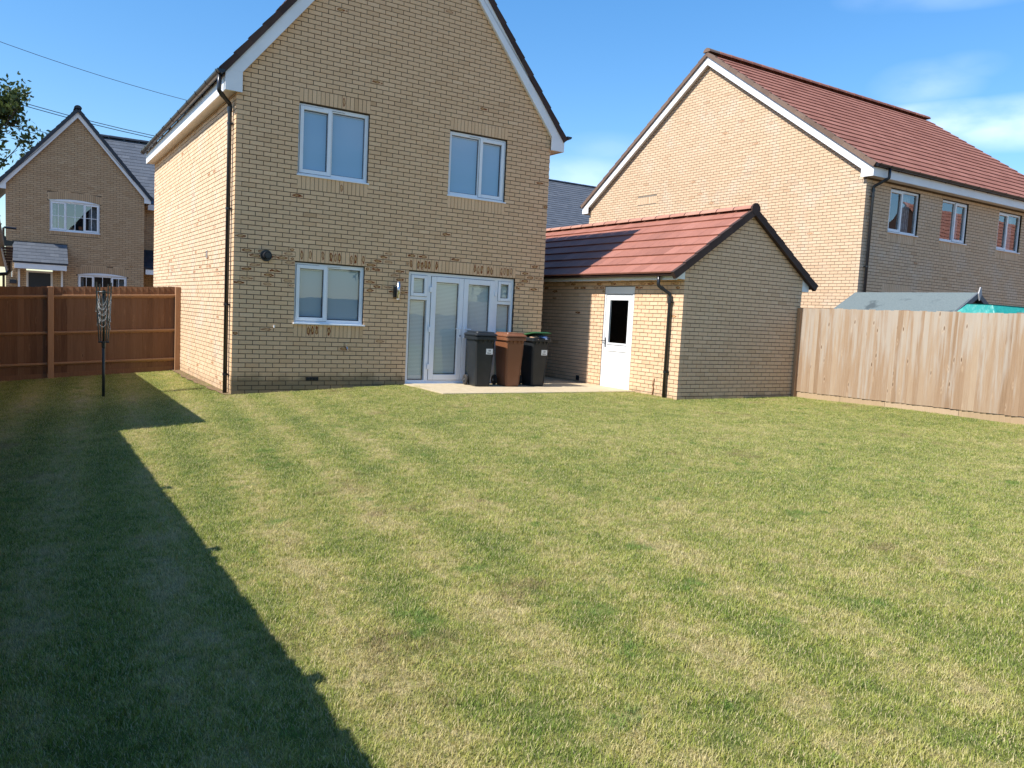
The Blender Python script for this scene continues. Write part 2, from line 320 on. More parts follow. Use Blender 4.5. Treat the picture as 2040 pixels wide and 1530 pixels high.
# ------------------------------------------------------------------ mesh helpers
WP = {}
def tag(o, label=None, cat=None, group=None, kind=None):
    if label: o['label'] = label
    if cat: o['category'] = cat
    if group: o['group'] = group
    if kind: o['kind'] = kind
    return o
def place(o, parent, loc):
    if parent is not None:
        o.parent = parent; o.location = V(loc) - WP[parent.name]
    else: o.location = loc
    WP[o.name] = V(loc)
def empty(name, loc, label, cat, group=None):
    o = bpy.data.objects.new(name, None); C.objects.link(o); o.location = loc; WP[o.name] = V(loc); o.empty_display_size = .2
    return tag(o, label, cat, group)
class MB:
    def __init__(s): s.v = []; s.f = []; s.tint = []; s.burn = []; s.uv = []
    def add(s, verts, faces, tint=.5, burn=0, uvs=None):
        b = len(s.v); s.v += [tuple(p) for p in verts]
        for k, f in enumerate(faces):
            s.f.append(tuple(i + b for i in f)); s.tint.append(tint); s.burn.append(burn)
            s.uv += (uvs if (k == 0 and uvs) else [(0, 0)] * len(f))
    def prism(s, poly, ext, tint=.5, burn=0, back=True, uvs=None):
        n = len(poly); ext = V(ext); v = [V(p) for p in poly] + [V(p) + ext for p in poly]
        f = [tuple(range(n))] + [(i, i + n, (i + 1) % n + n, (i + 1) % n) for i in range(n)]
        if back: f.append(tuple(reversed(range(n, 2 * n))))
        s.add(v, f, tint, burn, uvs)
    def box(s, a, b, tint=.5):
        x0, y0, z0 = a; x1, y1, z1 = b
        s.prism([(x0, y0, z0), (x1, y0, z0), (x1, y0, z1), (x0, y0, z1)], (0, y1 - y0, 0), tint)
    def obox(s, o, a, b, c, tint=.5):   # oriented box: origin and three edge vectors
        o, a, b, c = V(o), V(a), V(b), V(c); s.prism([o, o + a, o + a + b, o + b], c, tint)
    def tube(s, pts, r, seg=8, cap=True, tint=.5):
        pts = [V(p) for p in pts]; rr = r if isinstance(r, (list, tuple)) else [r] * len(pts)
        base = len(s.v); up = V((0, 0, 1)); last = None
        for i, p in enumerate(pts):
            d = (pts[min(i + 1, len(pts) - 1)] - pts[max(i - 1, 0)]).normalized()
            if last is None: a = d.cross(up if abs(d.z) < .9 else V((1, 0, 0))).normalized()
            else: a = (last - d * last.dot(d)).normalized()
            last = a; b = d.cross(a)
            for k in range(seg):
                t = 2 * math.pi * k / seg; s.v.append(tuple(p + (a * math.cos(t) + b * math.sin(t)) * rr[i]))
        def af(f): s.f.append(f); s.tint.append(tint); s.burn.append(0); s.uv.extend([(0, 0)] * len(f))
        for i in range(len(pts) - 1):
            for k in range(seg):
                k2 = (k + 1) % seg; af((base + i * seg + k, base + i * seg + k2, base + (i + 1) * seg + k2, base + (i + 1) * seg + k))
        if cap:
            af(tuple(base + k for k in reversed(range(seg)))); af(tuple(base + (len(pts) - 1) * seg + k for k in range(seg)))
    def build(s, name, mat, parent=None, loc=None, smooth=False, label=None, kind=None, bevel=0):
        if loc is None:
            xs, ys, zs = zip(*s.v); loc = V(((min(xs) + max(xs)) / 2, (min(ys) + max(ys)) / 2, min(zs)))
        else: loc = V(loc)
        me = bpy.data.meshes.new(name); me.from_pydata([(x - loc.x, y - loc.y, z - loc.z) for x, y, z in s.v], [], s.f)
        s.attrs(me); me.materials.append(mat)
        if smooth: me.polygons.foreach_set('use_smooth', [True] * len(me.polygons))
        o = bpy.data.objects.new(name, me); C.objects.link(o); place(o, parent, loc)
        if bevel:
            bv = o.modifiers.new('bevel', 'BEVEL'); bv.width = bevel; bv.segments = 2; bv.limit_method = 'ANGLE'
        return tag(o, label, kind=kind)
    def attrs(s, me):
        a = me.attributes.new('tint', 'FLOAT', 'FACE'); a.data.foreach_set('value', s.tint)
        a = me.attributes.new('burn', 'FLOAT', 'FACE'); a.data.foreach_set('value', s.burn)
        u = me.uv_layers.new(name='UVMap'); u.data.foreach_set('uv', [c for p in s.uv for c in p])
class Pieces:
    """alike pieces: the ones showing largest become objects, the rest one joined part"""
    cache = {}
    def __init__(s): s.p = []
    def add(s, verts, faces, normal, area, key=None, tint=.5, burn=0, uvs=None, rank=0, mat=None):
        c = V((0, 0, 0))
        for v in verts: c += V(v)
        c /= len(verts); q = project(c); view = (CAM - c)
        sc_ = area * max(0, V(normal).dot(view.normalized())) / view.length_squared if q and -10 < q[0] < 2050 and -10 < q[1] < 1540 else 0
        if tint is not None and key is not None: tint = round(tint * 9) / 9
        s.p.append((sc_ * (1 if sc_ else 0) + rank * (sc_ > 0), c, verts, faces, key, tint, burn, uvs))
    def finish(s, name, mat, parent, limit=300, stuff=None):
        s.p.sort(key=lambda x: -x[0]); k = 0
        for p in s.p[:limit]:
            if p[0] <= 0: break
            k += 1; _, c, verts, faces, key, tint, burn, uvs = p
            kk = (name, mat.name, key, tint, burn) if key is not None else None
            me = Pieces.cache.get(kk) if kk else None
            if me is None:
                mb = MB(); mb.add([V(v) - c for v in verts], faces, tint, burn, uvs); me = bpy.data.meshes.new(name)
                me.from_pydata(mb.v, [], mb.f); mb.attrs(me); me.materials.append(mat)
                if kk: Pieces.cache[kk] = me
            o = bpy.data.objects.new(name, me); C.objects.link(o); place(o, parent, c)
        rest = s.p[k:]
        if rest:
            mb = MB()
            for _, c, verts, faces, key, tint, burn, uvs in rest: mb.add(verts, faces, tint, burn, uvs)
            mb.build(stuff or name + '_field', mat, parent, kind='stuff')
def clip(poly, planes):
    for a, b, c in planes:
        out = []
        for i in range(len(poly)):
            p, q = poly[i], poly[(i + 1) % len(poly)]; dp = a * p[0] + b * p[1] - c; dq = a * q[0] + b * q[1] - c
            if dp <= 0: out.append(p)
            if (dp < 0) != (dq < 0) and dp != dq and dp != 0 and dq != 0:
                t = dp / (dp - dq); out.append((p[0] + (q[0] - p[0]) * t, p[1] + (q[1] - p[1]) * t))
        poly = out
        if len(poly) < 3: return []
    return poly
def area2(p): return abs(sum(p[i][0] * p[(i + 1) % len(p)][1] - p[(i + 1) % len(p)][0] * p[i][1] for i in range(len(p)))) / 2
BL, BH, J = .225, .075, .012
def brick_wall(house, pieces, O, U, Nn, width, zbase, z1, openings=(), soldiers=(), planes=(), mat=None, corner=None, start=0.0, shell=True, zmin=-9, burn=None, mortar_mat=None, name='wall', tintf=None, end_bat=True, par=0, label=None):
    """O: point at u=0,z=0 in the wall's face; U runs along, Nn points out. Returns the wall (mortar core)."""
    O, U, Nn = V(O), V(U), V(Nn); Z = V((0, 0, 1)); D = .1
    P3 = lambda u, z, d=0: O + U * u + Z * z + Nn * d
    core = MB(); ncs = int(math.ceil((z1 - zbase) / BH))
    def cuts(u0, u1, za, zb, obs):
        iv = [(u0, u1)]
        for a, b, c, d in obs:
            if zb <= c + .004 or za >= d - .004: continue
            nv = []
            for p, q in iv:
                if q <= a or p >= b: nv.append((p, q)); continue
                if p < a: nv.append((p, a))
                if q > b: nv.append((b, q))
            iv = nv
        return iv
    sold_rects = [(s[0], s[1], s[2], s[2] + s[3]) for s in soldiers]
    for r in range(ncs):
        za, zb = zbase + r * BH, min(zbase + (r + 1) * BH, z1)
        if zb < zmin: continue
        for p, q in cuts(.006 if corner else start, width - .006, za, zb, openings):
            pl = clip([(p, za), (q, za), (q, zb), (p, zb)], planes)
            if len(pl) > 2: core.prism([P3(u, z, -.010) for u, z in pl], Nn * -.09, back=True)
    wall = core.build(name, mortar_mat or M['mortar'], house, label=label)
    for r in range(ncs):
        za, zb = zbase + r * BH + J, zbase + (r + 1) * BH
        if zb < zmin or zb > z1 + .02: continue
        odd = (r + par) % 2
        if corner == 'face': xs = [(k * BL, k * BL + BL - J) for k in range(int(width / BL) + 1)] if odd else [(0, .1025)] + [(.1125 + k * BL, .1125 + k * BL + BL - J) for k in range(int(width / BL) + 1)]
        else:
            o0 = (.1125 if odd else .225) if corner == 'return' else (0 if odd else -.1125)
            xs = [(o0 + k * BL, o0 + k * BL + BL - J) for k in range(int(width / BL) + 2)]
            if corner == 'return' and not odd: xs.insert(0, (.1, .215))
        for a, b in xs:
            a = max(a, start); b = min(b, width)
            if b - a < .02: continue
            for p, q in cuts(a, b, za, zb, list(openings) + sold_rects):
                if q - p < .02: continue
                rect = [(p, za), (q, za), (q, zb), (p, zb)]; pl = clip(rect, planes)
                if len(pl) < 3 or area2(pl) < .0006: continue
                full = len(pl) == 4 and abs(area2(pl) - (q - p) * (zb - za)) < 1e-6
                jd = rnd.choice((-.0012, 0, .0012)); dd = D if not (corner == 'face' and p == 0 and not odd) else .0995
                front = [P3(u, z, jd) for u, z in pl]; n = len(pl)
                verts = front + [x - Nn * dd for x in front]
                faces = [tuple(range(n))] + [(i, i + n, (i + 1) % n + n, (i + 1) % n) for i in range(n)]
                tint = min(1, max(0, rnd.gauss(.5, .13))); bu = 0
                if tintf: tint = min(1, max(0, tint + tintf((p + q) / 2, (za + zb) / 2)))
                if burn:
                    pb = burn((p + q) / 2, (za + zb) / 2)
                    if rnd.random() < pb: bu = rnd.choice((.5, .8, 1.0))
                elif rnd.random() < .006: bu = .5
                uvs = [((u - p) / (q - p), (z - za) / (zb - za)) for u, z in pl]
                pieces.add(verts, faces, Nn, area2(pl), (O.x, U.x, round(q - p, 4), round(jd, 4), dd) if full else None, tint, bu, uvs)
    for s in soldiers:
        u0, u1, z0, h, cnt = s[:5]; pitch = (u1 - u0 + J * .7) / cnt; pb = s[5] if len(s) > 5 else .05
        for k in range(cnt):
            a = u0 + k * pitch; b = a + pitch - J * .7; sh = (s[6](k / (cnt - 1)) if len(s) > 6 else 0)
            pl = [(a, z0 + J + sh), (b, z0 + J + sh), (b, z0 + h + sh), (a, z0 + h + sh)]
            front = [P3(u, z, .0) for u, z in pl]; verts = front + [x - Nn * D for x in front]
            faces = [(0, 1, 2, 3)] + [(i, i + 4, (i + 1) % 4 + 4, (i + 1) % 4) for i in range(4)]
            bu = rnd.choice((.6, .9, 1.0)) if rnd.random() < pb else 0
            pieces.add(verts, faces, Nn, area2(pl), (O.x, U.x, 's', round(b - a, 4), h), min(1, max(0, rnd.gauss(.5, .15))), bu, [(0, 0), (1, 0), (1, 1), (0, 1)], rank=1e-5)
    return wall
def roof_field(parent, P0, A, S, Nn, L, H, gauge, wid, mat, limit=0, thick=.022, name='tile', stuff='tile_field', deckmat=None, flat=False):
    """tiled slope: P0 eave corner, A along the eave, S up the slope, Nn the outward normal"""
    P0, A, S, Nn = V(P0), V(A).normalized(), V(S).normalized(), V(Nn).normalized()
    rows = int(round(H / gauge)); gauge = H / rows; cols = int(round(L / wid)); wid = L / cols
    deck = MB(); deck.obox(P0 - Nn * .03, A * L, S * H, Nn * .028); deck.build('roof_deck', deckmat or M['tile_brown'], parent)
    ps = Pieces(); t = thick
    for r in range(rows):
        off = (wid / 2 if (r % 2 and not flat) else 0)
        for c in range(-1 if off else 0, cols):
            a0 = max(0, c * wid + off); a1 = min(L, (c + 1) * wid + off)
            if a1 - a0 < .02: continue
            a1 -= .003; s0 = r * gauge; s1 = min(H, (r + 1) * gauge + .05)
            jt = rnd.uniform(-.0015, .0015)
            def q(a, s, n): return P0 + A * a + S * s + Nn * n
            lo, hi = t + jt, .001
            verts = [q(a0, s0, lo + t), q(a1, s0, lo + t), q(a1, s1, hi + t), q(a0, s1, hi + t), q(a0, s0, lo), q(a1, s0, lo), q(a1, s1, hi), q(a0, s1, hi)]
            faces = [(0, 1, 2, 3), (4, 0, 3, 7), (5, 4, 0, 1)[::-1] if False else (4, 5, 1, 0), (1, 5, 6, 2), (7, 3, 2, 6)]
            full = (r < rows - 1) and abs(a1 - a0 - wid + .003) < 1e-4
            ps.add(verts, faces, Nn, wid * gauge, None, min(1, max(0, rnd.gauss(.5, .22))), 0)
    ps.finish(name, mat, parent, limit, stuff)
def verge_caps(parent, P0, S, Nn, out, H, gauge, mat, w=.07, drop=.085, up=.052, name='verge_tile', limit=300):
    P0, S, Nn, out = V(P0), V(S).normalized(), V(Nn).normalized(), V(out).normalized(); n = int(round(H / gauge)); gauge = H / n
    for k in range(n):
        s0 = k * gauge; s1 = s0 + gauge + .015; mb = MB()
        p = P0 + S * s0
        a, b = p + out * .028, p - out * w
        q = [p + out * .028 - Nn * drop, P0 + S * s1 + out * .028 - Nn * (drop + .0), P0 + S * s1 + out * .026 + Nn * (up - .018), p + out * .028 + Nn * up]
        mb.prism(q, -out * (w + .028), rnd.random()); mb.build(name, mat, parent, bevel=0)
def ridge_tiles(parent, P0, A, L, mat, r=.115, step=.45, seg=7, flatten=.85, endmat=None):
    P0, A = V(P0), V(A).normalized(); side = A.cross(V((0, 0, 1))).normalized(); n = int(round(L / step)); step = L / n
    for k in range(n):
        mb = MB(); a0, a1 = k * step + .007, (k + 1) * step - .007; ro = [r * 1.03, r * .97]
        ring = []
        for a, rr in ((a0, ro[0]), (a1, ro[1])):
            for i in range(seg + 1):
                th = math.pi * i / seg; ring.append(P0 + A * a + side * (math.cos(th) * rr) + V((0, 0, math.sin(th) * rr * flatten - .03)))
        f = [(i, i + 1, seg + 2 + i, seg + 1 + i) for i in range(seg)] + [tuple(range(seg + 1))[::-1], tuple(range(seg + 1, 2 * seg + 2))]
        mb.add(ring, f, rnd.random()); o = mb.build('ridge_tile', (endmat if (endmat and k == 0) else mat), parent)
def gutter(parent, P0, A, L, brackets, out, r=.06, mat=None):
    """half-round gutter from P0 along A, 'out' points away from the wall"""
    P0, A, out = V(P0), V(A).normalized(), V(out).normalized(); mb = MB(); seg = 8; th = .004
    for rr in (r, r - th):
        for a in (0, L):
            for i in range(seg + 1):
                t_ = math.pi * i / seg; mb.v.append(tuple(P0 + A * a + out * (math.cos(t_) * rr) + V((0, 0, -math.sin(t_) * rr))))
    def af(f): mb.f.append(f); mb.tint.append(.5); mb.burn.append(0); mb.uv.extend([(0, 0)] * len(f))
    n = seg + 1
    for b in (0, 2 * n):
        for i in range(seg): af((b + i, b + i + 1, b + n + i + 1, b + n + i))
    for e in (0, n): af(tuple(e + i for i in range(n)))
    af((0, n, 3 * n, 2 * n)); af((seg, n + seg, 3 * n + seg, 2 * n + seg))
    gobj = mb.build('gutter', M['black_plastic'], parent, smooth=False)
    for a in brackets:
        bb = MB(); k = 6
        for j, aa in enumerate((a - .018, a + .018)):
            for rr in (r + .001, r + .010):
                for i in range(k + 1):
                    t_ = math.pi * i / k; bb.v.append(tuple(P0 + A * aa + out * (math.cos(t_) * rr) + V((0, 0, -math.sin(t_) * rr + .006))))
        n2 = k + 1
        def ag(f): bb.f.append(f); bb.tint.append(.5); bb.burn.append(0); bb.uv.extend([(0, 0)] * len(f))
        for i in range(k):
            ag((i, i + 1, 2 * n2 + i + 1, 2 * n2 + i)); ag((n2 + i, n2 + i + 1, 3 * n2 + i + 1, 3 * n2 + i)); ag((i, i + 1, n2 + i + 1, n2 + i)); ag((2 * n2 + i, 2 * n2 + i + 1, 3 * n2 + i + 1, 3 * n2 + i))
        bb.obox(P0 + A * (a - .012) - out * (r + .002) + V((0, 0, -.07)), A * .024, V((0, 0, .08)), -out * .02)
        bb.build('gutter_bracket', M['black_plastic'], gobj)
    return gobj
def downpipe(parent, pts, clips, r=.034, wall_dir=(1, 0, 0), wall_gap=.03):
    mb = MB(); P = [V(p) for p in pts]; smooth_pts = [P[0]]
    for i in range(1, len(P) - 1):
        a = (P[i - 1] - P[i]).normalized(); b = (P[i + 1] - P[i]).normalized()
        for t_ in (1, .5, 0): smooth_pts.append(P[i] + a * .045 * t_ ** 1 * (1 if t_ else 0))
        smooth_pts[-1] = P[i] + (a + b) * .006; smooth_pts.append(P[i] + b * .045)
    smooth_pts.append(P[-1]); mb.tube(smooth_pts, r, 10); o = mb.build('downpipe', M['black_plastic'], parent, smooth=True)
    for i in range(1, len(P) - 1):
        cb = MB(); b = (P[i + 1] - P[i]).normalized(); cb.tube([P[i] + b * .05, P[i] + b * .11], r + .006, 10); cb.build('pipe_collar', M['black_plastic'], o)
    wd = V(wall_dir)
    for p in clips:
        cb = MB(); p = V(p); cb.tube([p - V((0, 0, .018)), p + V((0, 0, .018))], r + .007, 10)
        s = wd.cross(V((0, 0, 1))); cb.obox(p - s * .055 + wd * (r * .6) - V((0, 0, .014)), s * .11, wd * wall_gap, V((0, 0, .028))); cb.build('pipe_clip', M['black_plastic'], o)
    return o
def window(parent, O, U, Nn, u0, u1, z0, z1, lights, recess=.05, blindm='blind', sill=True, vent=True, bars=False, name='window', label=None, sill_d=.045, interior=None, fw=.062, glass='glass'):
    """lights: list of (share, is_sash). Frame is the window part; sash, pane, sill, blind are its sub-parts"""
    O, U, Nn = V(O), V(U), V(Nn); Z = V((0, 0, 1)); P3 = lambda u, z, d=0: O + U * u + Z * z + Nn * d
    def bar(mb, a, b, c, d, d0, d1): mb.prism([P3(a, c, d1), P3(b, c, d1), P3(b, d, d1), P3(a, d, d1)], Nn * (d0 - d1))
    mb = MB(); f0, f1 = -recess - .07, -recess
    z0f = z0 + (.028 if sill else 0)
    bar(mb, u0, u0 + fw, z0f, z1, f0, f1); bar(mb, u1 - fw, u1, z0f, z1, f0, f1)
    bar(mb, u0 + fw, u1 - fw, z1 - fw, z1, f0, f1); bar(mb, u0 + fw, u1 - fw, z0f, z0f + fw, f0, f1)
    tot = sum(l[0] for l in lights); W = (u1 - u0 - 2 * fw) - .05 * (len(lights) - 1); x = u0 + fw; cells = []
    for i, l in enumerate(lights):
        w_ = W * l[0] / tot; cells.append((x, x + w_, l[1])); x += w_
        if i < len(lights) - 1: bar(mb, x, x + .05, z0f + fw, z1 - fw, f0, f1 - .001); x += .05
    win = mb.build(name, M['upvc'], parent, bevel=.004, label=label)
    for a, b, sash in cells:
        c, d = z0f + fw, z1 - fw; ins = 0
        if sash:
            sb = MB(); e = .03; sw = .062; s0, s1 = f1 - .03, f1 + .014
            A0, B0, C0, D0 = a - e, b + (e if True else 0), c - e, d + e
            bar(sb, A0, A0 + sw, C0, D0, s0, s1); bar(sb, B0 - sw, B0, C0, D0, s0, s1); bar(sb, A0 + sw, B0 - sw, D0 - sw, D0, s0, s1); bar(sb, A0 + sw, B0 - sw, C0, C0 + sw, s0, s1)
            sb.build('sash', M['upvc'], win, bevel=.005)
            gb = MB(); bar(gb, A0 - .004, B0 + .004, C0 - .004, C0, f1, f1 + .003); bar(gb, A0 - .004, A0, C0, D0, f1, f1 + .003); bar(gb, B0, B0 + .004, C0, D0, f1, f1 + .003); bar(gb, A0, B0, D0, D0 + .004, f1, f1 + .003); gb.build('gasket', M['gasket'], win)
            ins = sw - e
        pa, pb_, pc, pd = a + ins, b - ins, c + ins, d - ins
        if bars:
            gb = MB(); um = (pa + pb_) / 2; zm = (pc + pd) / 2; bar(gb, um - .01, um + .01, pc, pd, f1 - .022, f1 - .008); bar(gb, pa, um - .01, zm - .01, zm + .01, f1 - .022, f1 - .008); bar(gb, um + .01, pb_, zm - .01, zm + .01, f1 - .022, f1 - .008); gb.build('glazing_bar', M['upvc'], win)
        pm = MB(); pm.add([P3(pa, pc, f1 - .03), P3(pb_, pc, f1 - .03), P3(pb_, pd, f1 - .03), P3(pa, pd, f1 - .03)], [(0, 1, 2, 3)]); pm.build('pane', M[glass], win)
        sp = MB()   # dark spacer bar round the pane, a shade gap at its top
        for q_ in ((pa, pa + .012, pc, pd), (pb_ - .012, pb_, pc, pd), (pa + .012, pb_ - .012, pd - .012, pd), (pa + .012, pb_ - .012, pc, pc + .012)): bar(sp, q_[0], q_[1], q_[2], q_[3], f1 - .05, f1 - .034)
        sp.build('spacer_bar', M['gasket'], win)
        if blindm:
            bm_ = MB(); bar(bm_, pa - .02, pb_ + .02, pc - .03, pd - .028, f1 - .062, f1 - .055); bm_.build('blind', M[blindm], win)
            hb = MB(); bar(hb, pa - .02, pb_ + .02, pd - .022, pd + .02, f1 - .08, f1 - .052); hb.build('blind_headrail', M['upvc'], win)
    if interior:
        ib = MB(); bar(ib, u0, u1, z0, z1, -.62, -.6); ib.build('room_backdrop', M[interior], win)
        for a, b in ((u0, u0 + .09), (u0, u0 + .0901)): pass
        cb = MB()
        for k in range(7):
            a = u1 - fw - .30 + k * .04; bar(cb, a, a + .03, z0 + .05, z1 - .05, -.24 - .015 * (k % 2), -.22 - .015 * (k % 2))
        for k in range(4):
            a = u0 + fw + k * .04; bar(cb, a, a + .03, z0 + .05, z1 - .05, -.24 - .015 * (k % 2), -.22 - .015 * (k % 2))
        cb.build('curtain', M['curtain'], win)
    if vent:
        vb = MB(); um = (u0 + u1) / 2; bar(vb, um - .19, um + .19, z1 - .036, z1 - .020, f1 + .0, f1 + .010); vb.build('trickle_vent', M['upvc'], win)
        vb = MB(); bar(vb, um - .185, um + .185, z1 - .041, z1 - .036, f1, f1 + .006); vb.build('vent_slot', M['gasket'], win)
    if sill:
        sb = MB(); sb.prism([P3(u0 - .02, z0, sill_d), P3(u1 + .02, z0, sill_d), P3(u1 + .02, z0 + .024, sill_d), P3(u0 - .02, z0 + .024, sill_d)], Nn * -(sill_d)); bar(sb, u0 + .001, u1 - .001, z0 + .0005, z0 + .028, f0, .0); sb.build('sill', M['upvc'], win, bevel=.003)
    return win

# ------------------------------------------------------------------ ground
def ss(x, a, b):
    t = max(0, min(1, (x - a) / (b - a))); return t * t * (3 - 2 * t)
def gz(x, y):
    z = -.07 + .075 * min(0, max(x, -6)) + .15 * ss(x, -.3, 3.3)
    z -= .025 * ss(-y, 1.8, 3.2) * ss(x, 2, 5) * (1 - ss(x, 8, 10)); z += .05 * ss(x, 9, 10.5) * ss(-y, 2.5, 6)
    return z
mb = MB(); mb.add([(-400, -400, -.75), (400, -400, -.75), (400, 400, -.75), (-400, 400, -.75)], [(0, 1, 2, 3)])
tag(mb.build('ground', M['earth']), kind='structure')
def grid_sheet(name, x0, x1, y0, y1, step, skip, mat, dz=0):
    mb = MB(); nx = int((x1 - x0) / step); ny = int((y1 - y0) / step); sx = (x1 - x0) / nx; sy = (y1 - y0) / ny
    vid = {}
    def vt(i, j):
        if (i, j) not in vid:
            x, y = x0 + i * sx, y0 + j * sy; vid[(i, j)] = len(mb.v)
            mb.v.append((x, y, gz(x, y) + dz + .012 * mnoise.noise(V((x * .9, y * .9, 0)))))
        return vid[(i, j)]
    for i in range(nx):
        for j in range(ny):
            x, y = x0 + (i + .5) * sx, y0 + (j + .5) * sy
            if skip(x, y): continue
            mb.f.append((vt(i, j), vt(i + 1, j), vt(i + 1, j + 1), vt(i, j + 1))); mb.tint.append(.5); mb.burn.append(0); mb.uv += [(0, 0)] * 4
    return mb.build(name, mat, smooth=True)
PX0, PX1, PY0 = 3.06, 7.254, -1.62
def no_lawn(x, y): return (x > .0 and y > .0 and x < 7.3) or (PX0 + .12 < x < PX1 and y > PY0 + .1) or (x > 7.3 and y > -2.72) or (x > 10.44)
lawn = tag(grid_sheet('lawn', -3.75, 10.6, -16.9, 5.0, .15, lambda x, y: (x > .1 and y > .1 and x < 7.4) or (x > 7.4 and y > -2.6), M['soil']), kind='structure')
mb = MB(); mb.prism([(PX0, PY0, .02), (PX0, 0, .02), (6.075, 0, .02), (6.075, 6.5, .02), (PX1, 6.5, .02), (PX1, PY0, .02)], (0, 0, .08))
tag(mb.build('patio', M['patio'], bevel=.006), kind='structure')
# worn earth along the side wall and at the garage
mb = MB(); rr = random.Random(3)
for i in range(24):
    y0, y1 = i * .2, i * .2 + .2
    def xw(y): return -.10 - .16 * abs(mnoise.noise(V((y * 1.7, 3, 0)))) - .06 * ss(y, 0, 2)
    mb.add([(xw(y0), y0, gz(-.1, y0) + .014), (.02, y0, gz(-.1, y0) + .02), (.02, y1, gz(-.1, y1) + .02), (xw(y1), y1, gz(-.1, y1) + .014)], [(0, 1, 2, 3)])
tag(mb.build('soil_strip', M['earth']), kind='structure')

# ------------------------------------------------------------------ main house
house = empty('brick_house', (3.04, 4.2, 0), 'buff brick two storey house with steep gable, patio doors and three wheelie bins behind it', 'house')
HW = 27 * BL - .005; SL = 1.225; AX = HW / 2
wz = lambda i: i * BH
op_door = (3.097, 5.392, .02, wz(29)); W1 = (4.5 * BL - .005, 10 * BL - .005); W2 = (17 * BL - .005, 22.5 * BL - .005)
ops = [op_door, (*W1, wz(14) + .075, wz(29)), (*W1, wz(48), wz(64)), (*W2, wz(48), wz(64))]
ops[1] = (*W1, wz(15), wz(29))
def burn_main(u, z):
    if .1 < u < 1.0 and 1.75 < z < 2.42: return .38
    if 2.25 < u < 3.1 and 1.72 < z < 2.5: return .45
    if 5.38 < u < 6.07 and 1.9 < z < 2.45: return .32
    if 2.38 < z < 2.5 and 1.6 < u < 5.4: return .45
    if z > 7 and rnd.random() < .5: return .02
    return .008
bp = Pieces()
gable_planes = [(-SL, 1, 8.86 - SL * AX), (SL, 1, 8.86 + SL * AX)]
sold = [(*W1, wz(64), .225, 17, .1), (*W2, wz(64), .225, 17, .02), (*W1, wz(45), .225, 17, .04), (*W2, wz(45), .225, 17, .03),
        (*W1, wz(29), .225, 17, .72), (*W1, wz(12), .225, 17, .12), (op_door[0], op_door[1], wz(29), .225, 31, .6)]
back_wall = brick_wall(house, bp, (0, 0, 0), (1, 0, 0), (0, -1, 0), HW, -.3, 9.0, ops, sold, gable_planes, corner='face', burn=burn_main, par=0, name='rear_wall', mat=M['brick'])
bp.finish('brick', M['brick'], back_wall, 300, 'brick_field')
bp2 = Pieces()
side_wall = brick_wall(house, bp2, (0, 0, 0), (0, 1, 0), (-1, 0, 0), 8.6, -.3, 4.80, [], [], [], corner='return', start=.1, burn=lambda u, z: .10 if 1.9 < z < 2.6 else .02, par=0, name='side_wall', mortar_mat=M['mortar_sunlit'])
bp2.finish('brick', M['brick_side'], side_wall, 120, 'brick_field')
mb = MB(); mb.box((.1, 8.5, -.3), (HW, 8.6, 4.8)); mb.prism([(0, 8.6, 4.8), (HW, 8.6, 4.8), (AX, 8.6, 4.8 + SL * AX)], (0, -.1, 0)); mb.box((HW - .1, .1, -.3), (HW, 8.5, 4.8)); mb.build('plain_wall', M['mortar'], house)
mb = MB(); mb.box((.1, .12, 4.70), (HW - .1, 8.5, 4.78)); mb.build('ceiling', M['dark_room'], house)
# roof
roof = MB(); ZA = 9.05
th = math.atan(SL); cs, sn = math.cos(th), math.sin(th)
SLl, SLr = V((cs, 0, sn)), V((-cs, 0, sn)); NL, NR = V((-sn, 0, cs)), V((sn, 0, cs))
EL = .235; Hs = (AX + EL) / cs
PL = V((-EL, -.075, ZA - SL * (AX + EL))); PR = V((HW + EL + .06, -.075, ZA - SL * (AX + EL + .06)))
rp = MB(); rp.prism([PL + V((.3, .24, .25)), V((AX, .14, ZA - .06)), PR + V((-.3, .24, .25))], (0, 8.3, 0)); rp = rp.build('roof', M['tile_brown'], house)
roof_field(rp, PL, (0, 1, 0), SLl, NL, 8.75, Hs, .345, .30, M['tile_brown'], 0)
roof_field(rp, PR, (0, 1, 0), SLr, NR, 8.75, Hs + .06 / cs, .345, .30, M['tile_brown'], 0)
verge_caps(rp, PL + V((0, 0, 0)), SLl, NL, (0, -1, 0), Hs, .345, M['tile_brown'], drop=.05, up=.062)
verge_caps(rp, PR, SLr, NR, (0, -1, 0), Hs + .06 / cs, .345, M['tile_brown'], drop=.05, up=.062)
ridge_tiles(rp, (AX, -.12, ZA + .11), (0, 1, 0), 8.8, M['tile_brown'], r=.13)
# bargeboards, boxed ends, fascia, soffit
def bargeboard(parent, y, xl, xr, ax, zlow, ztop, sl, zbox, inset, inset_r=None, depth=.024, mat=None):
    """two raking boards with boxed ends; zlow/ztop are the apex heights of the lower and upper edge"""
    for sgn, xe in ((-1, xl), (1, xr)):
        xi = xe - sgn * (inset_r if (inset_r and sgn > 0) else inset); mb = MB(); f = lambda x, z0: z0 - sl * abs(x - ax)
        mb.prism([(xi, y, f(xi, zlow)), (ax, y, zlow), (ax, y, ztop), (xe, y, f(xe, ztop)), (xe, y, f(xi, zlow))][:: 1], (0, depth, 0)); mb.build('bargeboard', M['white_board'], parent)
        mb = MB(); mb.prism([(xi, y, zbox), (xe, y, zbox), (xe, y, f(xi, zlow) - .001), (xi, y, f(xi, zlow) - .001)], (0, depth, 0)); mb.build('box_end', M['white_board'], parent)
bargeboard(house, -.075, -.19, 6.345, AX, 8.695, 9.04, SL, 4.755, .262, .305)
mb = MB(); 
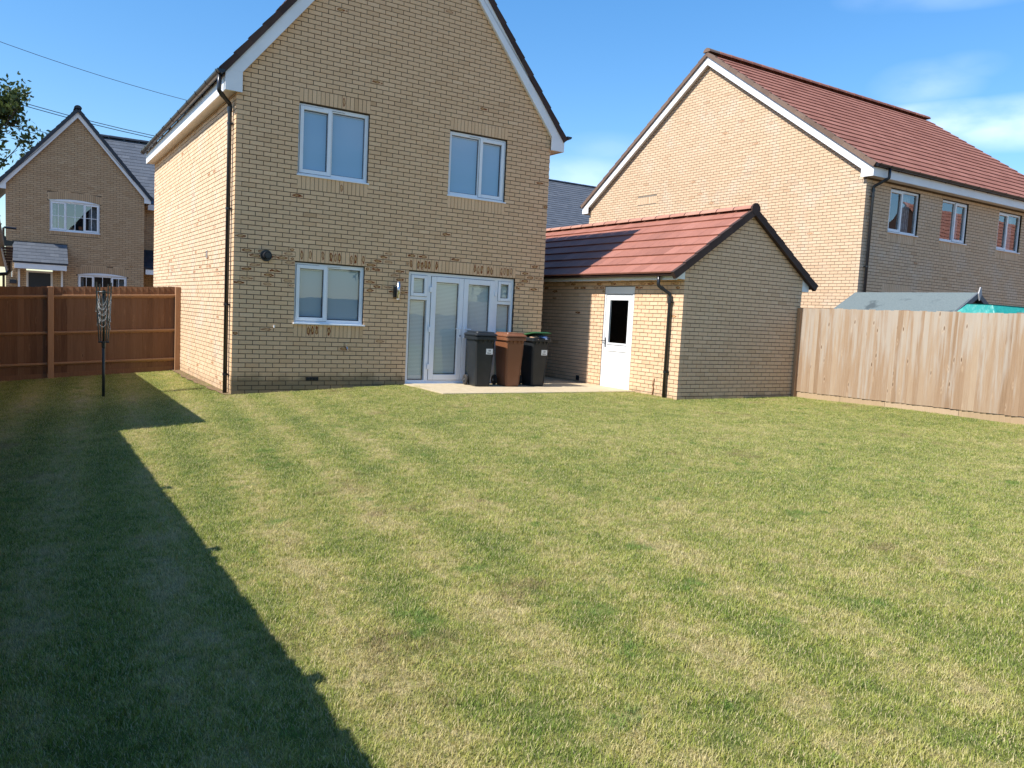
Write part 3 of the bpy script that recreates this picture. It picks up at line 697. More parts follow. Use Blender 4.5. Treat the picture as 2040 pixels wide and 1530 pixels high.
for sgn in (-1, 1):
    mb.prism([(AX, -.061, 8.71), (AX + sgn * (AX + .05), -.061, 8.71 - SL * (AX + .05)), (AX + sgn * (AX + .05), -.061, 8.74 - SL * (AX + .05)), (AX, -.061, 8.74)], (0, .06, 0))
mb.build('verge_soffit', M['white_board'], house)
for xs, xo, wx in ((-.19, -.166, -.002), (6.345, 6.321, HW + .002)):
    mb = MB(); a, b = sorted((xs, xo)); mb.box((a, -.06, 4.755), (b, 8.65, 5.02)); mb.build('fascia', M['white_board'], house)
    mb = MB(); a, b = sorted((xo, wx)); mb.box((a, -.06, 4.765), (b, 8.65, 4.778)); mb.build('soffit', M['soffit'], house)
gutter(house, (-.262, -.12, 5.045), (0, 1, 0), 8.8, [.12, .95, 1.8, 2.6, 3.5, 4.3, 5.2, 5.35, 6.2, 7.1, 8.0, 8.6], (-1, 0, 0), r=.062)
gutter(house, (6.44, -.12, 5.07), (0, 1, 0), 8.8, [.1, 1.2], (1, 0, 0), r=.055)
downpipe(house, [(-.262, .0, 5.0), (-.262, .03, 4.74), (-.055, .20, 4.60), (-.055, .20, -.06)], [(-.055, .20, z) for z in (4.3, 2.95, 1.4, .25)], wall_dir=(1, 0, 0), wall_gap=.03)
# windows
F0, FU, FN = (0, 0, 0), (1, 0, 0), (0, -1, 0)
window(house, F0, FU, FN, *W1, wz(15), wz(29) - .01, [(.43, 1), (.52, 0)])
window(house, F0, FU, FN, *W1, wz(48), wz(64) - .01, [(.43, 1), (.52, 0)], sill_d=.02, blindm='blind_sky_tint')
window(house, F0, FU, FN, *W2, wz(48), wz(64) - .01, [(.52, 0), (.43, 1)], sill_d=.02, blindm='blind_sky_tint')
# patio door set
def bars(specs, y0, y1, name, mat, parent, bevel=.004, label=None):
    mb = MB()
    for a, b, c, d in specs: mb.box((a, y0, c), (b, y1, d))
    return mb.build(name, mat, parent, bevel=bevel, label=label)
DZ0, DZ1 = .105, wz(29) - .012
pdoor = bars([(3.1, 3.16, DZ0, DZ1), (5.335, 5.388, DZ0, DZ1), (3.16, 5.335, DZ1 - .055, DZ1), (3.16, 5.335, DZ0, DZ0 + .055), (3.50, 3.575, DZ0 + .055, DZ1 - .055), (4.955, 5.03, DZ0 + .055, DZ1 - .055), (3.16, 3.5, 1.655, 1.715), (5.03, 5.335, 1.655, 1.715)], .05, .12, 'patio_door', M['upvc'], house, label='white double patio doors with narrow side lights')
bars([(3.1, 5.388, .098, .112)], .0, .12, 'threshold', M['upvc'], pdoor)
def leaf(name, x0, x1, z0, z1, fr_, y, handle=None, hinges=None):
    lf = bars([(x0, x0 + fr_, z0, z1), (x1 - fr_, x1, z0, z1), (x0 + fr_, x1 - fr_, z1 - fr_, z1), (x0 + fr_, x1 - fr_, z0, z0 + fr_ * (1.05))], y - .02, y + .05, name, M['upvc'], pdoor, .006)
    gsk = bars([(x0 - .005, x0, z0, z1), (x1, x1 + .005, z0, z1), (x0, x1, z1, z1 + .005), (x0, x1, z0 - .005, z0)], y + .0, y + .004, 'gasket', M['gasket'], pdoor, 0)
    pane(x0 + fr_, x1 - fr_, z0 + fr_ * 1.05, z1 - fr_, y + .02)
    return lf
def pane(x0, x1, z0, z1, y, bl='venetian'):
    mb = MB(); mb.add([(x0, y, z0), (x1, y, z0), (x1, y, z1), (x0, y, z1)], [(0, 1, 2, 3)]); mb.build('pane', M['glass'], pdoor)
    bars([(x0, x0 + .012, z0, z1), (x1 - .012, x1, z0, z1), (x0 + .012, x1 - .012, z1 - .012, z1), (x0 + .012, x1 - .012, z0, z0 + .012)], y + .003, y + .02, 'spacer_bar', M['gasket'], pdoor, 0)
    bars([(x0 - .03, x1 + .03, z0 - .03, z1 - .035)], y + .03, y + .035, 'blind', M[bl], pdoor, 0)
    bars([(x0 - .03, x1 + .03, z1 - .03, z1 + .02)], y + .022, y + .06, 'blind_headrail', M['upvc'], pdoor, 0)
leaf('door_leaf', 3.582, 4.262, DZ0 + .06, DZ1 - .062, .10, .05); leaf('door_leaf', 4.268, 4.948, DZ0 + .06, DZ1 - .062, .10, .05)
for a, b in ((3.165, 3.495), (5.035, 5.33)):
    leaf('top_light', a, b, 1.72, DZ1 - .06, .055, .055)
    pane(a + .01, b - .01, DZ0 + .06, 1.65, .09)
for x in (3.565, 4.965):
    for z in (1.86, 1.12, .42): bars([(x - .022, x + .022, z - .055, z + .045)], .012, .035, 'hinge', M['upvc'], pdoor, .004)
bars([(4.20, 4.232, .96, 1.19)], .018, .032, 'handle_plate', M['upvc'], pdoor, .004); bars([(4.298, 4.328, .96, 1.19)], .018, .032, 'handle_plate', M['upvc'], pdoor, .004)
bars([(4.205, 4.225, 1.0, 1.03)], .012, .019, 'keyhole', M['gasket'], pdoor, 0)
for x0, x1 in ((4.10, 4.222), (4.308, 4.43)):
    mb = MB(); xc = x1 - .006 if x0 < 4.2 else x0 + .006; mb.tube([(xc, .03, 1.145), (xc, -.02, 1.145), (x0 if x0 < 4.2 else x1, -.02, 1.145)], .009, 8); mb.build('handle', M['upvc'], pdoor)
# small things fixed to the back wall
lmp = MB(); lmp.tube([(2.86, -.095, 1.655), (2.86, -.095, 1.955)], .034, 14); lmp = lmp.build('wall_light', M['chrome'], house, smooth=True, label='steel cylinder wall light left of the patio doors')
mb = MB(); mb.box((2.80, -.06, 1.67), (2.90, -.003, 1.86)); mb.build('back_plate', M['black_plastic'], lmp); mb = MB(); mb.tube([(2.86, -.095, 1.635), (2.86, -.095, 1.655)], .026, 12); mb.build('lens', M['upvc'], lmp)
fl = MB(); fl.tube([(.517, -.004, 2.232), (.517, -.02, 2.232)], .095, 24); fl = fl.build('flue_terminal', M['black_plastic'], house, label='round black boiler flue on the back wall')
mb = MB(); mb.tube([(.517, -.02, 2.232), (.517, -.12, 2.232)], .062, 20); mb.build('flue_pipe', M['gasket'], fl); mb = MB(); mb.tube([(.517, -.12, 2.232), (.517, -.135, 2.232)], .045, 20); mb.build('flue_mouth', M['black_plastic'], fl)
tp = MB(); tp.tube([(1.935, 0, .75), (1.935, -.07, .75), (1.935, -.085, .72), (1.935, -.085, .69)], .011, 8); tp = tp.build('outside_tap', M['chrome'], house)
mb = MB(); mb.tube([(1.935, -.045, .75), (1.935, -.045, .81)], .008, 8); mb.box((1.91, -.05, .81), (1.96, -.04, .82)); mb.build('tap_handle', M['chrome'], tp)
ab = MB(); ab.box((1.24, -.006, .163), (1.455, .02, .222)); ab = ab.build('air_brick', M['gasket'], house)
mb = MB()
for k in range(8): mb.box((1.255 + k * .025, -.010, .17), (1.262 + k * .025, -.005, .216))
mb.build('grille', M['black_plastic'], ab)
mb = MB(); mb.box((.665, -.03, 1.05), (.683, -.002, 1.09)); mb.build('pipe_stub', M['upvc'], house)
mb = MB(); mb.box((-.02, 2.0, 2.22), (-.001, 2.09, 2.36)); sv = mb.build('side_vent', M['soffit'], house)
mb = MB()
for k in range(5): mb.box((-.026, 2.01, 2.235 + k * .025), (-.02, 2.08, 2.245 + k * .025))
mb.build('louvre', M['gasket'], sv)
for x0 in (.36, 2.9, 4.9):
    mb = MB(); mb.box((x0, .0, .12), (x0 + .01, .0005, .125)); 

# ------------------------------------------------------------------ garage
GX, GY, GB = 7.254, -2.778, -.259; GW = 14.5 * BL - .005; GAX = 8.88; GS = .685
garage = empty('brick_garage', (8.9, 0, 0), 'detached buff brick garage with red tiled roof and white side door', 'garage')
gp = Pieces()
gw = brick_wall(garage, gp, (GX, GY, 0), (1, 0, 0), (0, -1, 0), GW, GB, 3.7, [], [], [(-GS, 1, 3.60 - GS * (GAX - GX)), (GS, 1, 3.60 + GS * (GAX - GX))], corner='face', par=1, name='gable_wall')
gp.finish('brick', M['brick_garage'], gw, 180, 'brick_field')
gp = Pieces(); GL = 7.4; dy0, dy1 = 1.345, 2.275
gs = brick_wall(garage, gp, (GX, GY, 0), (0, 1, 0), (-1, 0, 0), GL, GB, 2.30, [(dy0, dy1, .0, .041 + 28 * BH)], [], [], corner='return', start=.1, par=1, name='side_wall', mortar_mat=M['mortar_sunlit'], burn=lambda u, z: .35 if z > 1.98 else .01)
gp.finish('brick', M['brick_garage'], gs, 120, 'brick_field')
mb = MB(); mb.box((GX + GW - .1, GY + .1, -.26), (GX + GW, GY + GL, 2.3)); mb.box((GX + .1, GY + GL - .1, -.26), (GX + GW - .1, GY + GL, 2.3)); mb.prism([(GX, GY + GL, 2.3), (GX + GW, GY + GL, 2.3), (GAX, GY + GL, 3.6)], (0, -.1, 0)); mb.box((GX + .1, GY + .1, -.2), (GX + GW - .1, GY + GL - .1, -.05)); mb.build('plain_wall', M['mortar'], garage)
th = math.atan(GS); cs, sn = math.cos(th), math.sin(th); GE = 1.94; GH = GE / cs
gS1, gS2, gN1, gN2 = V((cs, 0, sn)), V((-cs, 0, sn)), V((-sn, 0, cs)), V((sn, 0, cs)); GZ = 3.65
gP1 = V((GAX - GE, GY - .07, GZ - GS * GE)); gP2 = V((GAX + GE, GY - .07, GZ - GS * GE))
rp = MB(); rp.prism([gP1 + V((.3, .2, .15)), V((GAX, GY + .13, GZ - .06)), gP2 + V((-.3, .2, .15))], (0, GL - .25, 0)); rp = rp.build('roof', M['tile_brown'], garage)
roof_field(rp, gP1, (0, 1, 0), gS1, gN1, GL + .1, GH, GH / 7, .30, M['tile_garage'], 170, thick=.034, deckmat=M['tile_brown'])
roof_field(rp, gP2, (0, 1, 0), gS2, gN2, GL + .1, GH, GH / 7, .30, M['tile_garage'], 0, thick=.026)
verge_caps(rp, gP1 - gS1 * .03, gS1, gN1, (0, -1, 0), GH, GH / 7, M['tile_brown'], drop=.07, up=.07, w=.05)
verge_caps(rp, gP2 - gS2 * .03, gS2, gN2, (0, -1, 0), GH, GH / 7, M['tile_brown'], drop=.07, up=.07, w=.05)
ridge_tiles(rp, (GAX, GY - .08, GZ + .06), (0, 1, 0), GL + .1, M['ridge_garage'], r=.135, step=.44, flatten=.62)
mb = MB(); mb.tube([(GAX, GY - .1, GZ + .03), (GAX, GY - .065, GZ + .03)], .115, 14); mb.build('ridge_end_cap', M['tile_brown'], rp)
mb = MB(); mb.box((GX - .20, GY + .005, 2.235), (GX - .176, GY + GL, 2.37)); mb.build('fascia', M['white_board'], garage)
mb = MB(); mb.box((GX - .176, GY + .03, 2.262), (GX - .002, GY + GL, 2.274)); mb.build('soffit', M['soffit'], garage)
mb = MB(); mb.prism([(GX - .20, GY - .002, 2.255), (GX - .0, GY - .002, 2.255), (GX - .0, GY - .002, 2.44), (GX - .20, GY - .002, 2.33)], (0, .025, 0)); mb.build('box_end', M['white_board'], garage)
mb = MB(); mb.prism([(GX + GW, GY - .002, 2.22), (GX + GW + .2, GY - .002, 2.22), (GX + GW + .2, GY - .002, 2.33), (GX + GW, GY - .002, 2.45)], (0, .025, 0)); mb.box((GX + GW + .176, GY + .03, 2.22), (GX + GW + .2, GY + GL, 2.36)); mb.build('box_end', M['white_board'], garage)
gutter(garage, (GX - .256, GY - .03, 2.388), (0, 1, 0), GL, [.1, .25, 1.1, 2.0, 3.0, 3.9, 4.25, 4.6, 5.5], (-1, 0, 0), r=.05)
gutter(garage, (GX + GW + .262, GY - .03, 2.33), (0, 1, 0), GL, [.1], (1, 0, 0), r=.052)
downpipe(garage, [(GX - .262, GY + .40, 2.33), (GX - .262, GY + .40, 2.13), (GX - .055, GY + .29, 1.98), (GX - .055, GY + .29, .05)], [(GX - .055, GY + .29, 1.84), (GX - .055, GY + .29, .55)], r=.033, wall_dir=(1, 0, 0))
# garage door (in the x = GX wall)
Dw = lambda *a: None
ya, yb = GY + dy0, GY + dy1
def xbox(specs, x0, x1, name, mat, parent, bevel=0, label=None):
    mb = MB()
    for a, b, c, d in specs: mb.box((x0, a, c), (x1, b, d))
    return mb.build(name, mat, parent, bevel=bevel, label=label)
gd = xbox([(ya + .012, ya + .05, .06, 2.0), (yb - .05, yb - .012, .06, 2.0), (ya + .012, yb - .012, 1.985, 2.13)], GX + .006, GX + .06, 'side_door', M['door_white'], garage, .004, 'white half glazed garage side door')
lf = xbox([(ya + .055, ya + .175, .085, 1.975), (yb - .175, yb - .055, .085, 1.975), (ya + .175, yb - .175, 1.87, 1.975), (ya + .175, yb - .175, .085, .24), (ya + .175, yb - .175, .83, .99)], GX + .02, GX + .062, 'door_leaf', M['door_white'], gd, .004)
xbox([(ya + .175, yb - .175, .24, .83)], GX + .036, GX + .055, 'door_panel', M['door_white'], gd, .004)
mb = MB(); mb.add([(GX + .035, ya + .175, .99), (GX + .035, yb - .175, .99), (GX + .035, yb - .175, 1.87), (GX + .035, ya + .175, 1.87)], [(0, 1, 2, 3)]); mb.build('pane', M['glass'], gd)
xbox([(ya + .165, yb - .165, .985, 1.0), (ya + .165, yb - .165, 1.862, 1.877), (ya + .165, ya + .18, 1.0, 1.862), (yb - .18, yb - .165, 1.0, 1.862)], GX + .014, GX + .030, 'glazing_bead', M['door_white'], gd, 0)
xbox([(ya + .16, yb - .15, .955, .962)], GX + .014, GX + .02, 'bead_shadow', M['gasket'], gd, 0)
xbox([(ya + .03, yb - .03, .055, .08)], GX - .03, GX + .06, 'threshold', M['soffit'], gd, 0)
xbox([(yb - .115, yb - .085, .90, 1.10)], GX + .008, GX + .02, 'handle_plate', M['black_plastic'], gd, .003)
mb = MB(); mb.tube([(GX + .02, yb - .10, 1.03), (GX - .03, yb - .10, 1.03), (GX - .03, yb - .02, 1.03)], .008, 8); mb.build('handle', M['black_plastic'], gd)
mb = MB(); mb.box((GX - .02, .20, .14), (GX - .001, .29, .24)); mb.build('wall_vent', M['gasket'], garage)
mb = MB(); mb.tube([(GX - .012, GY + .62, .40), (GX - .014, GY + .625, .30), (GX - .02, GY + .64, .27), (GX - .012, GY + .62, .2), (GX - .02, GY + .64, .09), (GX - .05, GY + .66, .04)], .009, 6); mb.build('cable_tail', M['rust'], garage)

# ------------------------------------------------------------------ right neighbour house
RX, RY, RB = 13.69, -1.828, .042 - 4 * BH; RW = 10.46; RAY = 3.40; RS = .685
rh = empty('neighbour_house', (19, 3.4, 0), 'large buff brick house with brown red tiled roof and three upper windows above the shed', 'house')
rpz = Pieces()
# gable wall: u runs +y
rg = brick_wall(rh, rpz, (RX, RY, 0), (0, 1, 0), (-1, 0, 0), RW, RB, 9.0, [], [(7.12, 8.0, 5.09 - .0, .225, 12, .0)], [(-RS, 1, 8.86 - RS * (RAY - RY)), (RS, 1, 8.86 + RS * (RAY - RY))], corner='return', start=.1, par=0, zmin=.3, name='gable_wall', mortar_mat=M['mortar_sunlit'], tintf=lambda u, z: .05 * math.sin(z * 2.1))
rpz.finish('brick', M['brick_right'], rg, 160, 'brick_field')
rpz = Pieces(); RL = 10.6
rops = [(a, b, .042 + 51 * BH, .042 + 65 * BH) for a, b in ((.97, 2.19), (3.18, 4.40), (5.94, 7.16))]
rs = brick_wall(rh, rpz, (RX, RY, 0), (1, 0, 0), (0, -1, 0), RL, RB, 5.04, rops, [(a, b, .042 + 48 * BH, .225, 17, .0) for a, b, _, _ in rops] + [(.97, 2.19, .042 + 32 * BH, .225, 17, 0), (3.18, 4.4, .042 + 32 * BH - .0, .225, 17, 0)], [], corner='face', par=0, zmin=.3, name='side_wall', mortar_mat=M['mortar_b'])
rpz.finish('brick', M['brick_right'], rs, 140, 'brick_field')
mb = MB(); mb.box((RX + .1, RY + RW - .1, -.2), (RX + RL, RY + RW, 5.04)); mb.box((RX + RL - .1, RY + .1, -.2), (RX + RL, RY + RW - .1, 5.04)); mb.prism([(RX + RL, RY, 5.04), (RX + RL, RY + RW, 5.04), (RX + RL, RAY, 8.8)], (-.1, 0, 0)); mb.box((RX + .1, RY + .1, 5.0), (RX + RL - .1, RY + RW - .1, 5.03)); mb.build('plain_wall', M['mortar_b'], rh)
for i, (a, b, c, d) in enumerate(rops):
    window(rh, (RX, RY, 0), (1, 0, 0), (0, -1, 0), a, b, c, d - .006, [(.43, 1), (.52, 0)] if i != 1 else [(.52, 0), (.43, 1)], blindm=None, interior='dark_room', vent=False, recess=.05, sill_d=.03, fw=.05, glass='glass_mirror')
th = math.atan(RS); cs, sn = math.cos(th), math.sin(th); RE = 5.50; RH_ = RE / cs; RZ = 9.02
rS1, rS2, rN1, rN2 = V((0, cs, sn)), V((0, -cs, sn)), V((0, -sn, cs)), V((0, sn, cs))
rP1 = V((RX - .15, RAY - RE, RZ - RS * RE)); rP2 = V((RX - .15, RAY + RE, RZ - RS * RE))
rp = MB(); rp.prism([rP1 + V((.29, .3, .14)), V((RX + .14, RAY, RZ - .06)), rP2 + V((.29, -.3, .14))], (RL - .15, 0, 0)); rp = rp.build('roof', M['tile_brown'], rh)
roof_field(rp, rP1, (1, 0, 0), rS1, rN1, RL + .3, RH_, RH_ / 19, .30, M['tile_right'], 300, thick=.028)
roof_field(rp, rP2, (1, 0, 0), rS2, rN2, RL + .3, RH_, RH_ / 19, .30, M['tile_right'], 0, thick=.028)
verge_caps(rp, rP1, rS1, rN1, (-1, 0, 0), RH_, RH_ / 19, M['verge_right'], drop=.04, up=.075, w=.06)
verge_caps(rp, rP2, rS2, rN2, (-1, 0, 0), RH_, RH_ / 19, M['verge_right'], drop=.04, up=.075, w=.06)
ridge_tiles(rp, (RX - .2, RAY, RZ + .09), (1, 0, 0), RL + .35, M['tile_right'], r=.13, step=.44, endmat=M['verge_right'])
for sgn in (-1, 1):
    f = lambda y, z0: z0 - RS * abs(y - RAY)
    ye = RAY + sgn * 5.47; yi = RAY + sgn * 5.15; x = RX - .13
    mb = MB(); mb.prism([(x, yi, f(yi, 8.75)), (x, RAY, 8.75), (x, RAY, 9.0), (x, ye, f(ye, 9.0)), (x, ye, f(yi, 8.75))], (.024, 0, 0)); mb.build('bargeboard', M['white_board'], rh)
    mb = MB(); mb.prism([(x, yi, 5.03), (x, ye, 5.03), (x, ye, f(yi, 8.75) - .001), (x, yi, f(yi, 8.75) - .001)], (.024, 0, 0)); mb.build('box_end', M['white_board'], rh)
    mb = MB(); mb.prism([(x + .024, RAY, 8.78), (x + .024, RAY + sgn * 5.2, 8.78 - RS * 5.2), (x + .024, RAY + sgn * 5.2, 8.80 - RS * 5.2), (x + .024, RAY, 8.80)], (.11, 0, 0)); mb.build('verge_soffit', M['white_board'], rh)
    a, b = sorted((ye, ye - sgn * .024)); mb = MB(); mb.box((x + .024, a, 5.03), (RX + RL, b, 5.28)); mb.build('fascia', M['white_board'], rh)
    a, b = sorted((ye - sgn * .024, RAY + sgn * (5.23 + .002))); mb = MB(); mb.box((x + .024, a, 5.04), (RX + RL, b, 5.052)); mb.build('soffit', M['soffit'], rh)
gutter(rh, (RX - .15, RAY - RE - .055, 5.29), (1, 0, 0), RL + .3, [.08, .5] + [.95 + .66 * k for k in range(14)], (0, -1, 0), r=.058)
gutter(rh, (RX - .15, RAY + RE + .055, 5.29), (1, 0, 0), RL + .3, [.1], (0, 1, 0), r=.058)
downpipe(rh, [(RX + .35, RAY - RE - .055, 5.26), (RX + .35, RAY - RE - .055, 5.02), (RX + .20, RY - .055, 4.84), (RX + .20, RY - .055, .1)], [(RX + .20, RY - .055, z) for z in (4.62, 3.0)], wall_dir=(0, 1, 0))

# ------------------------------------------------------------------ left far house
LX, LY, LB = -3.225, 22.1, .045; LW = 21 * BL - .005; LAX = -.875; LS = 1.18
lh = empty('gabled_house', (-.9, 25, 0), 'distant gabled brick house behind the orange fence with white barred windows', 'house')
lp = Pieces()
arch = lambda t_: .085 * (1 - (2 * t_ - 1) ** 2)
lw_ops = [(1.42, 3.12, 3.80, 4.95), (2.37, 4.10, 1.0, 2.20), (.65, 1.52, .1, 2.24)]
lwall = brick_wall(lh, lp, (LX, LY, 0), (1, 0, 0), (0, -1, 0), LW, LB - 3 * BH, 8.3, lw_ops, [(1.36, 3.18, 4.95, .30, 26, 0, arch), (2.31, 4.16, 2.20, .30, 26, 0, arch), (1.42, 3.12, 3.66, .14, 24, 0)],
    [(-LS, 1, 8.24 - LS * (LAX - LX)), (LS, 1, 8.24 + LS * (LAX - LX))], corner='face', par=1, zmin=.9, mortar_mat=M['mortar_b'], name='gable_wall')
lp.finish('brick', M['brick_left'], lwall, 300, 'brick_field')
for (a, b, c, d) in lw_ops[:2]:
    wn = window(lh, (LX, LY, 0), (1, 0, 0), (0, -1, 0), a, b, c, d, [(.27, 1), (.34, 0), (.27, 1)], blindm=None, interior='dark_room', vent=False, recess=.03, bars=True, sill_d=.03, glass='glass_mirror')
    mb = MB(); n = 12; pts = [(LX + a - .0, LY - .012, d + .0)] + [(LX + a + (b - a) * k / n, LY - .012, d + .005 + .085 * (1 - (2 * k / n - 1) ** 2)) for k in range(n + 1)] + [(LX + b, LY - .012, d)]
    mb.prism(pts[::-1], (0, .02, 0)); mb.build('arch_head', M['upvc'], wn)
mb = MB(); mb.tube([(LX + 2.47, LY + .2, 3.86), (LX + 2.47, LY + .2, 4.06)], [.05, .075], 10); mb.build('plant_pot', M['terracotta'], lh)
# front door under a slate canopy
mb = MB(); mb.box((LX + .65, LY - .01, .1), (LX + .72, LY + .05, 2.24)); mb.box((LX + 1.45, LY - .01, .1), (LX + 1.52, LY + .05, 2.24)); mb.box((LX + .72, LY - .01, 2.17), (LX + 1.45, LY + .05, 2.24)); fd = mb.build('front_door', M['soffit'], lh, label='black front door in a cream frame')
mb = MB(); mb.box((LX + .72, LY + .02, .1), (LX + 1.45, LY + .05, 2.17)); mb.build('door_leaf', M['black_door'], fd)
def canopy(parent, x0, x1, yw, proj, zw, zf, mat, name='canopy'):
    cn = MB(); cn.prism([(x0, yw, zw), (x0, yw - proj, zf), (x0, yw - proj, zf - .05), (x0, yw, zw - .05)], (x1 - x0, 0, 0)); cn = cn.build(name, M['slate_dark'], parent)
    S = V((0, proj, zw - zf)); H = S.length; S.normalize(); Nn = V((0, -S.z, S.y)); roof_field(cn, V((x0, yw - proj, zf)), (1, 0, 0), S, Nn, x1 - x0, H, .2, .3, mat, 60, thick=.012, name='slate', stuff='slate_field', deckmat=M['slate_dark'])
    mb = MB(); mb.box((x0 + .05, yw - proj + .02, zf - .25), (x1 - .05, yw - proj + .045, zf - .051)); mb.box((x0 + .05, yw - proj + .045, zf - .25), (x0 + .075, yw, zf - .051)); mb.box((x1 - .075, yw - proj + .045, zf - .25), (x1 - .05, yw, zf - .051)); mb.build('fascia', M['white_board'], cn)
    return cn
cn = canopy(lh, LX + .22, LX + 2.0, LY - .002, .85, 3.28, 2.53, M['slate'])
mb = MB(); mb.box((LX + .22, LY - .02, 3.1), (LX + 2.0, LY - .004, 3.32)); mb.build('lead_flashing', M['slate_dark'], cn)
for x in (LX + .38, LX + 1.79):
    mb = MB(); mb.box((x, LY - .09, .1), (x + .07, LY - .02, 2.28)); mb.build('canopy_post', M['white_board'], cn)
mb = MB(); mb.tube([(LX + .2, LY - .08, 1.95), (LX + .2, LY - .08, 2.2)], .04, 8); mb.build('wall_light', M['chrome'], lh)
mb = MB(); mb.box((LX + .12, LY - .1, 1.72), (LX + .34, LY - .01, 1.86)); mb.build('letter_box', M['slate_dark'], lh)
bargeboard(lh, LY - .12, LX - .22, LX + LW + .22, LAX, 8.15, 8.39, LS, 5.19, .24)
th = math.atan(LS); cs, sn = math.cos(th), math.sin(th); LE = 2.62; LHs = LE / cs; LZ = 8.40
lP1 = V((LAX - LE, LY - .16, LZ - LS * LE)); lP2 = V((LAX + LE, LY - .16, LZ - LS * LE))
rp = MB(); rp.prism([lP1 + V((.3, .3, .28)), V((LAX, LY + .14, LZ - .06)), lP2 + V((-.3, .3, .28))], (0, 5.2, 0)); rp = rp.build('roof', M['slate_dark'], lh)
roof_field(rp, lP1, (0, 1, 0), V((cs, 0, sn)), V((-sn, 0, cs)), 5.5, LHs, .25, .3, M['slate'], 0, thick=.012, name='slate', stuff='slate_field', deckmat=M['slate_dark'])
roof_field(rp, lP2, (0, 1, 0), V((-cs, 0, sn)), V((sn, 0, cs)), 5.5, LHs, .25, .3, M['slate'], 0, thick=.012, name='slate', stuff='slate_field', deckmat=M['slate_dark'])
verge_caps(rp, lP1, V((cs, 0, sn)), V((-sn, 0, cs)), (0, -1, 0), LHs, .25, M['slate_dark'], drop=.03, up=.10, w=.06)
verge_caps(rp, lP2, V((-cs, 0, sn)), V((sn, 0, cs)), (0, -1, 0), LHs, .25, M['slate_dark'], drop=.03, up=.10, w=.06)
ridge_tiles(rp, (LAX, LY - .2, LZ + .12), (0, 1, 0), 5.5, M['slate_dark'], r=.13)
mb = MB(); mb.box((LX + LW - .1, LY + .1, .0), (LX + LW, LY + 1.3, 5.3)); mb.box((LX, LY + .1, 0), (LX + .1, LY + 5, 5.3)); mb.build('plain_wall', M['brick_left'], lh)
for x0 in (LX - .22, LX + LW + .196): 
    mb = MB(); mb.box((x0, LY - .09, 5.19), (x0 + .024, LY + 1.25, 5.44)); mb.build('fascia', M['white_board'], lh)
# main range of that house, set back
lp = Pieces()
lw2 = brick_wall(lh, lp, (1.5, LY + 1.2, 0), (1, 0, 0), (0, -1, 0), 3.2, LB, 5.3, [(.6, 1.5, .1, 2.2)], [], [], par=0, zmin=.9, mortar_mat=M['mortar_b'], name='set_back_wall')
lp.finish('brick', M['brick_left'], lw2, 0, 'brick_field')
mb = MB(); mb.box((2.1, LY + 1.26, .1), (3.0, LY + 1.3, 2.2)); mb.build('dark_door', M['black_door'], lh)
mb = MB(); mb.box((2.02, LY + 1.19, .1), (2.1, LY + 1.28, 2.28)); mb.box((2.1, LY + 1.19, 2.2), (3.0, LY + 1.28, 2.28)); mb.build('door_frame', M['soffit'], lh)
mb = MB(); mb.box((4.7, LY + 1.2, 0), (9, LY + 1.3, 5.3)); mb.box((-.6, LY + 8, 0), (9, LY + 8.1, 5.3)); mb.box((8.9, LY + 1.3, 0), (9, LY + 8, 5.3)); mb.build('plain_wall', M['brick_left'], lh)
mz = 8.35; my = LY + 4.6; ms_ = (mz - 5.3) / 3.65; th = math.atan(ms_); cs, sn = math.cos(th), math.sin(th)
roof_field(lh, V((-.6, my - 3.65, 5.3)), (1, 0, 0), V((0, cs, sn)), V((0, -sn, cs)), 9.8, 3.65 / cs, .25, .3, M['slate'], 0, thick=.014, name='slate', stuff='slate_field', deckmat=M['slate_dark'])
roof_field(lh, V((-.6, my + 3.65, 5.3)), (1, 0, 0), V((0, -cs, sn)), V((0, sn, cs)), 9.8, 3.65 / cs, .25, .3, M['slate'], 0, thick=.014, name='slate', stuff='slate_field', deckmat=M['slate_dark'])
ridge_tiles(lh, (-.6, my, mz + .06), (1, 0, 0), 9.8, M['slate_dark'], r=.13, step=.6)
mb = MB(); mb.box((1.75, my - 3.66, 5.05), (9, my - 3.63, 5.28)); mb.build('fascia', M['white_board'], lh)
canopy(lh, 1.52, 4.2, LY + 1.198, 1.15, 3.4, 2.62, M['slate_dark'], 'porch_roof')

# ------------------------------------------------------------------ slate roofed house behind
bh = empty('slate_roofed_house', (21, 20, 0), 'house with long grey slate roof between the two brick gables', 'house')
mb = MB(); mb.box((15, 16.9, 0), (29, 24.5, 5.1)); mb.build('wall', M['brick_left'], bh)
mz = 8.38; my = 20.7; ms_ = (mz - 5.05) / 4.0; th = math.atan(ms_); cs, sn = math.cos(th), math.sin(th)
rp = MB(); rp.prism([(15, my - 4, 5.05), (15, my, mz - .03), (15, my + 4, 5.05)], (14, 0, 0)); rp = rp.build('roof', M['slate_dark'], bh)
for sg in (1, -1): roof_field(rp, V((15, my - sg * 4.0, 5.05)), (1, 0, 0), V((0, sg * cs, sn)), V((0, -sg * sn, cs)), 14, 4.0 / cs, .19, .3, M['slate'], 0, thick=.02, name='slate', stuff='slate_field', deckmat=M['slate_dark'])
ridge_tiles(rp, (15, my, mz + .03), (1, 0, 0), 14, M['slate_dark'], r=.1, step=.6)

